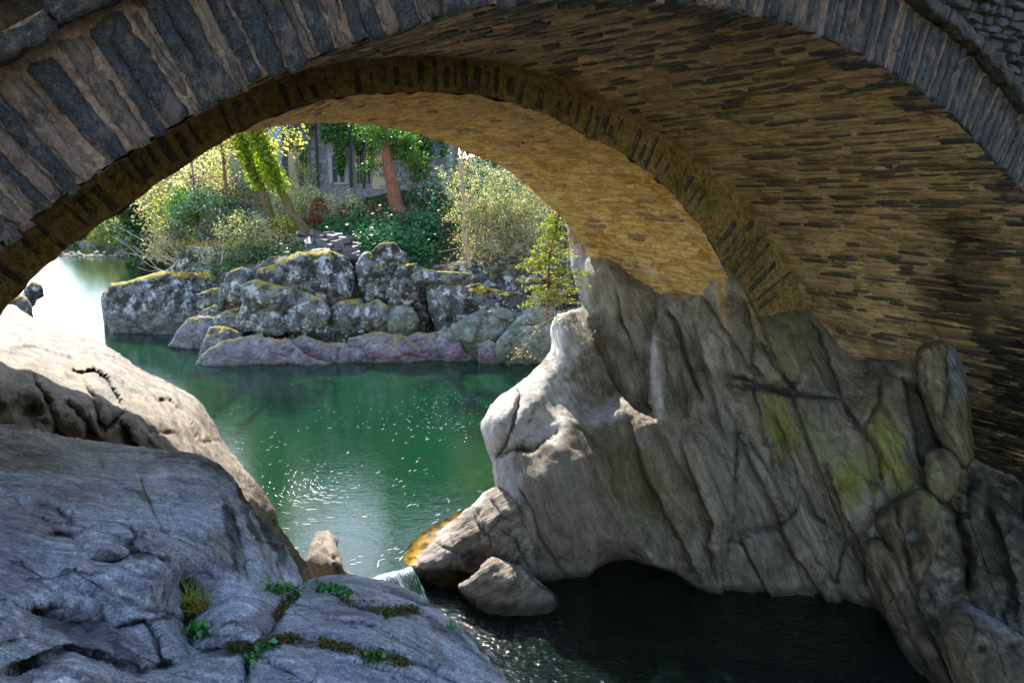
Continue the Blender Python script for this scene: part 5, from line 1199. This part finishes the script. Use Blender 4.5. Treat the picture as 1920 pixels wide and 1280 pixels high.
# slim reddish tree
def slim(name, pts, Y, r0, bark, leafm, lab, seed, nb=22, bl=2.0, per=14, ls=.08, spread=.16, grow=6.0, cat='tree', group=None, tw=4, sides=7):
    rg = G(seed); P = at(np.array([p[0] for p in pts]), np.array([p[1] for p in pts]), np.full(len(pts), Y))
    S = spline(np.concatenate([P, [P[-1] + (P[-1] - P[-2]) / np.linalg.norm(P[-1] - P[-2]) * grow]]), 30); rad = np.linspace(r0, .03, 30)
    tr = tree_obj(name, lab, S[0], cat, group); L, tips = branchy(S, rad, nb, bl, rg, .35, tw, .22)
    V, F = tubes([(S, rad)] + L, 5); build('trunk', V, F, bark, tr)
    leafmesh('crown', leaves_on(tips, per, spread, rg), ls, leafm, tr, .6, .3, seed)
    return tr
slim('slim_tree', [(440,440),(436,420),(426,366),(419,311),(415,272)], 39, .13, BK_RED, LM_PALE, 'slim reddish tree rising through the laurel bush', 4, 26, 2.2, 16, .085)
slim('slim_tree', [(374,470),(372,420),(366,370),(362,330)], 40, .11, BK_GREY, LM_TREE2, 'slim grey twiggy tree left of the laurel bush', 5, 26, 2.2, 18, .085)
slim('slim_tree', [(560,440),(568,400),(562,350),(556,300)], 40.5, .07, BK_GREY, LM_YEL, 'thin sapling with yellow young leaves before the blue grey panel', 6, 16, 1.3, 12, .09)
# red barked tree by the house
rg = G(9); pts = [(746,398),(742,385),(736,347),(727,310),(723,270),(721,238)]
P = at(np.array([p[0] for p in pts]), np.array([p[1] for p in pts]), np.full(6, 38.8)); S = spline(np.concatenate([P, [P[-1] + np.array([-.3, 0, 5]), P[-1] + np.array([0, 0, 9])]]), 34); rad = np.linspace(.40, .10, 34); rad[:6] *= np.linspace(1.3, 1, 6)
tr = tree_obj('red_barked_tree', 'thick red barked tree with green foliage before the house wall', S[0]); L, tips = branchy(S, rad * .35, 30, 2.2, rg, -.05, 4, .42)
V, F = tubes([(S, rad)] + L, 8); build('trunk', V, F, BK_RED, tr)
leafmesh('crown', leaves_on(tips, 62, .22, rg), .12, LM_IVY, tr, .6, .3, 9)
# bushes
def bush(name, px, py, Y, rx, rz, n, ls, leafm, lab, seed, ry=None, bark=BK_GREY, stems=18, cat='bush', group=None, shell=.55, aspect=.55, sink=0.0):
    rg = G(seed); c = at(px, py, Y); ry = ry or rx
    d = rg.normal(size=(n, 3)); d /= np.linalg.norm(d, axis=1)[:, None]
    lump = 1 + .45 * fbm(d * 2.2 + seed, 3) + .25 * fbm(d * 6 + seed, 2)
    rr_ = (shell + (1 - shell) * rg.random(n)) * lump
    C = c + d * rr_[:, None] * np.array([rx, ry, rz])
    keep = fbm(C * 2.0 / max(rx, .4) + seed, 3) > -.12
    C = C[keep]
    b = c - np.array([0, 0, rz * .95 + sink])
    tr = tree_obj(name, lab, b, cat, group)
    L = []
    for k in range(stems):
        e = C[rg.integers(0, len(C))]; L.append((wob(b + rg.normal(size=3) * np.array([.15, .15, 0]) * rx, e, 8, .12 * rx, rg), np.linspace(.035 * rx ** .5, .006, 8)))
    V, F = tubes(L, 4); build('stems', V, F, bark, tr); leafmesh('foliage', C, ls, leafm, tr, aspect, .35, seed)
    return tr
bush('yellow_bush', 330, 400, 44.0, 1.8, 1.4, 3000, .13, LM_TREE, 'fresh yellow green bush overhanging the river bend', 31)
bush('yellow_bush', 440, 340, 41.0, 1.6, 1.3, 2600, .12, LM_TREE, 'fresh yellow green bush behind the ivy trunks', 32)
bush('pale_bush', 395, 330, 43.0, 2.2, 1.6, 3600, .12, LM_PALE, 'pale blossom like bush behind the slim reddish tree', 33)
bush('yellow_bush', 535, 385, 38.5, 1.0, .9, 1800, .10, LM_PALE, 'pale bush between the leaning trunk and the cream door', 34)
bush('laurel_bush', 400, 402, 38.5, 2.1, 1.35, 5200, .16, LM_LAUREL, 'dark green glossy laurel bush above the river bend', 21)
bush('laurel_bush', 350, 388, 39.5, 1.1, 1.0, 2200, .15, LM_IVY, 'bright green bush beside the dark laurel', 22)
bush('pale_bush', 462, 432, 36.5, 1.5, 1.0, 3600, .10, LM_PALE, 'silvery leaved bush under the leaning trunks', 23)
bush('pale_bush', 575, 378, 39.0, 1.1, .95, 2600, .09, LM_PALE, 'pale flowering bush in front of the cream door', 24)
bush('pale_bush', 640, 385, 38.5, 1.3, .75, 2000, .09, LM_PALE, 'feathery pale bush beneath the white window', 25)
bush('yellow_bush', 540, 430, 36.8, .7, .8, 1300, .09, LM_YEL, 'yellow green bush at the foot of the leaning trunk', 26)
bush('green_bush', 690, 392, 39.5, 1.0, .6, 1800, .11, LM_IVY, 'low green bush left of the red barked tree', 27)
bush('green_bush', 800, 380, 39.5, 1.3, .8, 2500, .11, LM_LAUREL, 'dark green bush right of the red barked tree', 28)
bush('brown_bush', 425, 470, 36.0, 1.5, .55, 1800, .08, LM_TREE2, 'brown dry undergrowth beneath the laurel', 29)
bush('brown_bush', 520, 452, 35.8, 1.3, .5, 1600, .08, LM_TREE2, 'brown dry undergrowth at the ivy tree foot', 30)
# big pale willow shrub hanging over the rocks
rg = G(41); base = at(930, 520, 33.5); tr = tree_obj('willow_shrub', 'large pale leaved twiggy willow shrub hanging over the rock face', base, 'shrub'); L = []; tips = []
for k in range(64):
    pxe, pye = rg.uniform(805, 1075), rg.uniform(275, 545)
    if pye < 300 + abs(pxe - 900) * .15: pye += 40
    e = at(pxe, pye, rg.uniform(31.2, 34.2)); s0 = base + np.array([rg.uniform(-1.5, 2.5), rg.uniform(-.4, .6), rg.uniform(0, 1.4)]); mid = (s0 + e) / 2 + np.array([0, 0, rg.uniform(.3, 1.1)])
    B = spline([s0, (s0 + mid) / 2 + rg.normal(size=3) * .2, mid, (mid + e) / 2 + rg.normal(size=3) * .25, e], 14); L.append((B, np.linspace(.045, .010, 14)))
    for q in range(13):
        j = rg.integers(3, 14); d = rg.normal(size=3); d[2] -= .1; l = rg.uniform(.35, 1.0); T_ = wob(B[j], B[j] + d / np.linalg.norm(d) * l, 6, l * .3, rg); L.append((T_, np.linspace(.011, .004, 6))); tips.append(T_)
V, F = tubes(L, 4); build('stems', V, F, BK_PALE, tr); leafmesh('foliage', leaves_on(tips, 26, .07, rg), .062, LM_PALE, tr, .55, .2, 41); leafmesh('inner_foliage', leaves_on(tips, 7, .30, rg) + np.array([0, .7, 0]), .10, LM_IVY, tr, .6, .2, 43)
# pale dead stem with orange leaves in front of the shrub
rg = G(44); st_ = at(np.array([868, 864, 872, 868, 876, 882.]), np.array([270, 330, 390, 430, 470, 500.]), np.full(6, 31.6)); tr = tree_obj('dead_sapling', 'pale dead stem with orange leaves hanging before the willow shrub', st_[-1], 'stem'); S = spline(st_, 20)
V, F = tubes([(S, np.linspace(.035, .07, 20))], 7); build('stem', V, F, BK_PALE, tr); leafmesh('leaves', S[rg.integers(0, 17, 200)] + rg.normal(size=(200, 3)) * np.array([.16, .16, .12]), .10, leaf_mat('faded_leaf', (.34, .24, .10), (.5, .4, .2), .4, .04, (.6, .34, .04)), tr, .8, .2, 44)
# young conifer on the spur
rg = G(50); b0 = at(1027, 592, 15.6); top = at(1050, 395, 15.9); S = spline([b0, at(1027, 540, 15.6), at(1030, 480, 15.7), top], 24); tr = tree_obj('young_conifer', 'sunlit yellow green young conifer growing on the pale spur', b0); L = [(S, np.linspace(.035, .008, 24))]; C = []
for k in range(60):
    i = 5 + int(18 * k / 60); p = S[i]; a = rg.uniform(0, 6.28); l = .95 * (1.15 - i / 26) * rg.uniform(.6, 1.1); d = np.array([math.cos(a), math.sin(a) * .8, rg.uniform(-.1, .25)]); B = wob(p, p + d * l, 8, .05, rg); B[:, 2] -= np.linspace(0, 1, 8) ** 2 * .08; L.append((B, np.linspace(.010, .003, 8)))
    for q in range(9):
        j = rg.integers(1, 8); sd = np.cross(d, [0, 0, 1]) * rg.choice([-1, 1]) + d * .7; l2 = l * .38 * rg.uniform(.5, 1); T_ = wob(B[j], B[j] + sd * l2, 5, .02, rg); L.append((T_, np.linspace(.004, .002, 5))); C.append(T_[rg.integers(0, 5, 22)] + rg.normal(size=(22, 3)) * .018)
V, F = tubes(L, 4); build('trunk', V, F, BK_RED, tr); leafmesh('needles', np.concatenate(C)[::2], .05, LM_FIR, tr, .32, .3, 50)
for k in range(7):
    rg = G(60 + k); a = at(rg.uniform(985, 1030), rg.uniform(580, 600), 15.3); e = at(rg.uniform(1040, 1085), rg.uniform(545, 592), 15.5); P = wob(a, e, 9, .10, rg); sd = [(P, np.linspace(.007, .012, 9))] + [(wob(P[j], P[j] + rg.normal(size=3) * .16, 4, .02, rg), np.linspace(.006, .003, 4)) for j in (2, 4, 6)]
    V, F = tubes(sd, 5); tag(build('dry_twig', V, F, BK_PALE), 'dry twig caught on the pale spur under the young conifer', 'twig', 'dry twigs under the young conifer')
# overhanging spray of leaves before the green boulder
rg = G(70); a = at(1060, 585, 20); B = spline([a, at(1010, 610, 20.2), at(985, 650, 20.4), at(960, 672, 20.5)], 14); L = [(B, np.linspace(.02, .006, 14))]; tips = []
for q in range(16):
    j = rg.integers(3, 14); T_ = wob(B[j], B[j] + rg.normal(size=3) * np.array([.35, .2, .28]), 5, .05, rg); L.append((T_, np.linspace(.006, .003, 5))); tips.append(T_)
tr = tree_obj('leafy_spray', 'thin bare spray with tiny yellow leaves hanging before the green boulder', a, 'branch'); V, F = tubes(L, 4); build('stem', V, F, BK_PALE, tr); leafmesh('leaves', leaves_on(tips, 7, .05, rg), .045, LM_PALE, tr, .6, .3, 70)
# ivy carpets on the bank, hanging ivy on the house
def carpet(name, cells, n, ls, leafm, lab, seed):
    rg = G(seed); C = []
    for (px, py, Y, rx, ry) in cells:
        q = rg.normal(size=(n, 2)) * .5; C.append(at(px + q[:, 0] * rx, py + q[:, 1] * ry, Y + rg.normal(size=n) * .25 - q[:, 1] * .6))
    C = np.concatenate(C); return tag(leafmesh(name, C, ls, leafm, None, .85, .3, seed, N=np.array([0, -.5, .6])), lab, 'ivy', kind='stuff')
carpet('ground_ivy', [(680,430,36.5,70,36),(740,440,35,60,44),(770,470,33.2,44,40),(705,455,33.8,50,30),(640,440,35.8,50,26),(790,425,36,40,36)], 1300, .13, LM_IVYG, 'dark green ivy carpet above the rock face', 80)
carpet('ground_ivy', [(480,470,35,60,18),(560,470,34.2,50,14),(420,500,34.5,60,12)], 500, .10, LM_IVY, 'patchy green growth on the mossy shoulder of the bank', 81)
def hang(cells, n, lab, seed, lm=LM_IVY, ls=.15):
    rg = G(seed); C = []
    for (x0, y0, rx, ry) in cells:
        m = int(n * rx * ry / 9000) + 60; a = rg.uniform(-1, 1, m); b = rg.uniform(-1, 1, m); keep = (np.abs(a) < np.sqrt(np.clip(1 - b, 0.02, 1)) * .8) ; a, b = a[keep], b[keep]
        px, py = c6(x0 + a * rx, y0 + b * ry); C.append(at(px, py, HY - .18 - .28 * rg.random(len(px))))
    C = np.concatenate(C); tr = tree_obj('house_ivy', lab, C.mean(0), 'ivy'); leafmesh('leaves', C, ls, lm, tr, .85, .1, seed, N=np.array([0, -.9, .4]))
    P = [(wob(C[rg.integers(0, len(C))], C[rg.integers(0, len(C))], 6, .1, rg), np.full(6, .012)) for _ in range(12)]; V, F = tubes(P, 4); build('stems', V, F, BK_GREY, tr)
hang([(500,600,75,120),(505,760,45,100),(610,620,50,110),(420,590,50,80)], 1000, 'ivy draped between the drainpipes of the house', 90)
hang([(900,640,110,110),(1000,720,80,160),(960,820,45,90)], 900, 'heavy ivy mass on the end wall of the house', 91)
hang([(720,620,60,90),(690,740,35,90)], 600, 'yellowish ivy behind the red barked tree', 92, LM_IVYY)
hang([(280,760,28,90),(320,570,30,60)], 600, 'small ivy clump on the stone pilaster', 93)
hang([(1125,690,30,60)], 600, 'ivy sprig at the corner of the house', 94)
# dead bracken
for (px, py, Y, r_, lab, seed) in ((600,385,38.0,.75,'rust brown dead bracken under the stone pilaster',1),(592,412,37.2,.6,'rust brown dead bracken beside the leaning trunk',2),(704,398,37.8,.7,'drooping dead bracken left of the red barked tree',3),(752,418,36.2,.45,'small dead bracken clump in the ivy',4),(650,398,38.4,.7,'dead bracken below the white window',5),(775,400,37.5,.5,'dead bracken right of the red barked tree',6)):
    rg = G(100 + seed); c = at(px, py, Y) + np.array([0, 0, .25]); L = []; C = []
    for k in range(46):
        a = rg.uniform(0, 6.28); l = r_ * rg.uniform(.6, 1.2); q = np.linspace(0, 1, 7)[:, None]; P = c + np.array([math.cos(a), math.sin(a), 0]) * q * l * .7 + np.array([0, 0, 1]) * (q * .5 - q ** 2 * 1.5) * l; L.append((P, np.linspace(.012, .005, 7))); C.append(P[rg.integers(1, 7, 14)] + rg.normal(size=(14, 3)) * .05)
    tr = tree_obj('dead_bracken', lab, c - np.array([0, 0, .3]), 'fern'); V, F = tubes(L, 4); build('stems', V, F, BK_RED, tr); leafmesh('fronds', np.concatenate(C), .13, LM_DEAD, tr, .3, .1, seed)
# dry sticks at the tip of the bank
for k in range(14):
    rg = G(130 + k); a = at(rg.uniform(330, 400), rg.uniform(490, 530), 38.5); e = a + np.array([-rg.uniform(1.2, 4.2), rg.uniform(-.6, .6), rg.uniform(.2, 2.4)]); P = wob(a, e, 9, .25, rg)
    V, F = tubes([(P, np.linspace(.022, .008, 9))], 5); tag(build('dry_stick', V, F, BK_PALE), 'long bleached stick leaning out over the river bend', 'stick', 'bleached sticks over the river bend')
P = at(np.array([416, 414, 418, 415.]), np.array([512, 495, 480, 470.]), np.full(4, 35.5)); V, F = tubes([(spline(P, 8), np.linspace(.035, .02, 8))], 6); tag(build('white_stick', V, F, flat('bleached_wood', (.75, .72, .66))), 'short white bleached stick standing on the mossy bank', 'stick')
# trees across the river and behind the house
FT = [(172,455,90,.22,LM_TREE,BK_GREY),(205,452,86,.25,LM_TREE,BK_GREY),(252,455,80,.28,LM_TREE2,BK_GREY),(275,450,78,.30,LM_TREE,BK_BROWN),(286,456,70,.16,LM_TREE,BK_RED),(308,452,66,.25,LM_TREE2,BK_GREY),(330,445,60,.22,LM_TREE2,BK_GREY),(232,448,100,.25,LM_DARK,BK_GREY),(345,420,55,.2,LM_TREE2,BK_GREY),(390,400,52,.2,LM_TREE2,BK_GREY),(150,455,95,.2,LM_DARK,BK_GREY),(445,390,50,.22,LM_TREE2,BK_GREY)]
FTL = ['yellow green tree farthest round the river bend','yellow green tree behind the dark far rocks','grey twiggy tree on the far bank','stout mossy trunk tree on the far bank','thin red stemmed tree on the far bank','grey leafless looking tree by the shoal','pale grey tree above the shoal end','dark evergreen deep in the far wood','pale twiggy tree beyond the bright green bush','pale twiggy tree beyond the laurel','dark evergreen at the water round the bend','pale twiggy tree left of the house']
for k, (px, py, Y, r0, lm, bk) in enumerate(FT):
    hh_ = 62 if px < 300 else 85
    slim('far_tree', [(px, py), (px + 2, py - hh_ * .3), (px - 1, py - hh_ * .65), (px + 3, py - hh_)], Y, r0, bk, lm, FTL[k], 200 + k, 44, 3.4 if px < 340 else 2.6, 34, .24, .45, 2.0, 'tree', 'trees across the river', 4, 6)
for k, (px, py, Y, rx, rz, lm, lab) in enumerate(((175,440,88,4.2,2.4,LM_DARK,'dark bush at the water round the bend'),(225,438,84,4.0,2.0,LM_TREE,'yellow green bush over the dark far rocks'),(280,445,76,3.2,2.0,LM_TREE,'yellowish bush at the foot of the stout mossy trunk'),(330,455,58,2.2,1.6,LM_TREE2,'beige thicket behind the dry sticks'),(205,425,98,6,2.4,LM_TREE2,'beige thicket deep in the far wood'),(300,415,85,5,2.6,LM_TREE2,'pale thicket behind the far trunks'),(350,360,62,4,3.5,LM_TREE2,'pale thicket behind the bright green bush'),(420,350,55,4,3,LM_TREE2,'pale thicket behind the slim reddish tree'),(345,385,95,9,4.5,LM_TREE2,'far beige wood edge'),(470,310,60,4,4,LM_TREE2,'pale thicket left of the blue grey panels'),(900,400,40,4,3.5,LM_LAUREL,'dark thicket behind the willow shrub'),(1040,380,42,5,4,LM_LAUREL,'dark thicket behind the young conifer'),(980,300,46,5,5,LM_IVY,'green thicket right of the house'))):
    bush('thicket', px, py, Y, rx, rz, 4200, .10 + Y * .0022, lm, lab, 230 + k, stems=26, cat='thicket', shell=.35)
for k, (x, y, h_, w_) in enumerate(((-19, 54, 9.5, 4), (-13, 54, 11, 4.5), (-6, 53, 11, 4.5), (1, 50, 11.5, 5), (8, 47, 12, 5), (15, 46, 13, 5), (-1, 60, 14, 5), (10, 58, 15, 6), (-30, 66, 11, 4))):
    rg = G(300 + k); z0 = float(bank_z(np.array([x]), np.array([y]))[0]) - .3; S = wob((x, y, z0), (x + rg.uniform(-1, 1), y, z0 + h_ * .9), 16, .5, rg); rad = np.linspace(.38, .06, 16)
    tr = tree_obj('tall_tree', ['tall tree rising behind the blue grey panels','tall tree rising behind the drainpipes','tall tree rising behind the house gable','tall tree behind the willow shrub','tall tree behind the young conifer','tall tree hidden beyond the cliff edge','taller tree at the back behind the house','taller tree at the back behind the thicket','tall tree on the bank left of the house'][k], S[0], group='tall trees behind the house')
    L, tips = branchy(S, rad, 34, w_, rg, .3, 3, .3); V, F = tubes([(S, rad)] + L, 5); build('trunk', V, F, BK_GREY, tr); leafmesh('crown', leaves_on(tips, 34, .7, rg), .42, LM_DARK if k % 3 else LM_TREE, tr, .7, .3, 300 + k)
# plants on the near shelf
def shelf_pt(px, py):
    d = rayn(px, py); hit = None
    dg = bpy.context.evaluated_depsgraph_get()
    ok, loc, nor, *_ = SC.ray_cast(dg, Vector(CAMP), Vector(d).normalized())
    return np.array(loc), np.array(nor)
bpy.context.view_layer.update()
def tuft(px, py, n, ln, lm, lab, seed, wid=.012, name='grass_tuft', mats=None, lean=.8):
    rg = G(seed); c, _ = shelf_pt(px, py); VV, FF, RN = [], [], []
    for k in range(n):
        a = rg.uniform(0, 6.28); l = ln * rg.uniform(.5, 1.1); b0 = c + rg.normal(size=3) * np.array([.028, .028, 0]); s_ = rg.uniform(.3, 1.2) * lean; dv = np.array([math.cos(a), math.sin(a), 0]); sd = np.array([-math.sin(a), math.cos(a), 0]); o = len(VV); rn = rg.random()
        for q in np.linspace(0, 1, 6):
            p = b0 + dv * l * q * s_ * (0.5 + .6 * q) + np.array([0, 0, l * (q - .45 * q * q * s_ * 1.4)]); w = wid * (1 - q * .9) * .5
            VV += [p - sd * w, p + sd * w]; RN += [rn, rn]
        FF += [(o + 2 * j, o + 2 * j + 1, o + 2 * j + 3, o + 2 * j + 2) for j in range(5)]
    return tag(build(name, VV, FF, lm, None, True, {'rnd': RN}), lab, 'plant')
tuft(366, 1145, 80, .19, LM_BLADE, 'bright green grass tuft in the rock crevice', 401)
tuft(380, 1142, 60, .14, leaf_mat('dry_grass', (.28, .14, .05), (.5, .3, .1), .3, .02), 'dry orange grass at the base of the green tuft', 402, .007, 'dry_tuft')
def herb(px, py, n, r_, ls, lab, seed, lm=LM_HERB, line=None):
    rg = G(seed); C = []
    pts = line or [(px, py)]
    for k in range(n):
        if len(pts) > 1:
            b_ = rg.integers(0, len(pts) - 1); f_ = rg.random() ** 1.5; q = (pts[b_][0] * (1 - f_) + pts[b_ + 1][0] * f_, pts[b_][1] * (1 - f_) + pts[b_ + 1][1] * f_)
        else: q = pts[0]
        p, nn = shelf_pt(q[0] + rg.normal() * r_, q[1] + rg.normal() * r_ * .6); C.append(p + np.array([0, 0, rg.uniform(.0, .035)]))
    tag(leafmesh('moss_strip' if lm.name.startswith('seam') else 'small_herb', np.array(C), ls, lm, None, .75, .5, seed), lab, 'moss' if lm.name.startswith('seam') else 'plant', kind='stuff' if line else None)
herb(372, 1188, 150, 9, .032, 'dark leafy herb below the grass tuft', 410)
herb(0, 0, 170, 7, .026, 'green herbs at the dome foot beside white streaks', 411, LM_HERB, [(505,1105),(515,1110),(530,1112),(545,1108),(555,1112)])
herb(0, 0, 230, 6, .028, 'green herb strip along the upper seam of the right hand lobe', 412, LM_HERB, [(600,1105),(615,1106),(630,1108),(645,1115),(655,1122)])
herb(0, 0, 150, 6, .024, 'green herbs where the two lower seams cross', 413, LM_HERB, [(480,1220),(495,1214),(510,1210),(470,1235),(465,1250)])
herb(0, 0, 110, 6, .022, 'green herbs in the lower seam of the right hand lobe', 414, LM_HERB, [(690,1238),(705,1236),(715,1232),(700,1245)])
herb(728, 1152, 60, 6, .022, 'small green sprig on the right hand lobe', 415)
herb(515, 980, 50, 4, .03, 'green sprig on the edge of the shelf', 416)
herb(848, 1178, 40, 4, .022, 'tiny fern at the edge of the right hand lobe', 417)
for k, (seed, line, lab) in enumerate(((420, [(430,1218),(445,1222),(520,1208),(540,1203),(560,1202)], 'brown moss strip in the seam above the lower lobes'), (421, [(600,1212),(625,1217),(650,1222),(680,1230),(740,1245),(765,1250)], 'brown moss strip in the long lower seam'), (422, [(700,1150),(740,1150),(770,1146),(785,1150),(640,1128),(660,1140)], 'brown moss patches on the right hand lobe'), (423, [(560,1118),(545,1130),(525,1150),(518,1165)], 'thin moss strip in the upright seam'))):
    herb(0, 0, 700, 4, .011, lab, seed, leaf_mat('seam_moss', (.035, .028, .006), (.09, .075, .012), .2, .01), line)
# floating leaves
for k, (px, py) in enumerate(((683, 968), (652, 848), (100, 505))):
    c = atz(px, py, .006); a = k * 1.3; V = [c + np.array([math.cos(a + b) * l, math.sin(a + b) * l, 0]) for b, l in ((0, .07), (1.2, .03), (3.14, .06), (-1.2, .03))]
    tag(build('floating_leaf', V, [(0, 1, 2, 3)], LM_ORANGE if k == 2 else LM_YEL, None, False, {'rnd': [.5] * 4}), ['yellow leaf afloat near the spill', 'small yellow leaf afloat in mid pool', 'orange leaf afloat past the bridge foot'][k], 'leaf')

# ------------------------------------------------------------------ unseen bank and trees beside the viewer, added to shade the right cliff
gx, gy = np.meshgrid(np.linspace(10, 34, 40), np.linspace(-26, 5.5, 50), indexing='ij')
w_ = np.clip((gx - 10 - 0.10 * np.abs(gy + 4)) / 5.0, 0, 1)
gz = -1.2 + 9.5 * w_ ** 0.6 + 1.2 * fbm(np.stack([gx * .4, gy * .4, gx * 0], -1).reshape(-1, 3), 4).reshape(gx.shape)
tag(build('added_shade_bank', np.stack([gx, gy, gz], -1).reshape(-1, 3), grid_faces(40, 50), M_EARTH), kind='structure')
for k, (x, y) in enumerate(((14, 1.5), (12.5, -4), (14, -10), (13, -16), (17, -2))):
    rg = G(500 + k); z0 = 6.0; S = wob((x, y, z0), (x - 1, y, z0 + 10), 14, .5, rg); rad = np.linspace(.35, .06, 14)
    tr = tree_obj('added_shade_tree', ['unseen shade tree beside the bridge end on the added bank', 'unseen shade tree second from the bridge end', 'unseen shade tree in the middle of the added bank', 'unseen shade tree at the far end of the added bank', 'unseen shade tree set back from the added bank edge'][k], S[0])
    L, tips = branchy(S, rad, 36, 5.0, rg, .2, 3, .15); V, F = tubes([(S, rad)] + L, 5); build('trunk', V, F, BK_GREY, tr); leafmesh('crown', leaves_on(tips, 44, .7, rg), .5, LM_DARK, tr, .7, .3, 500 + k)
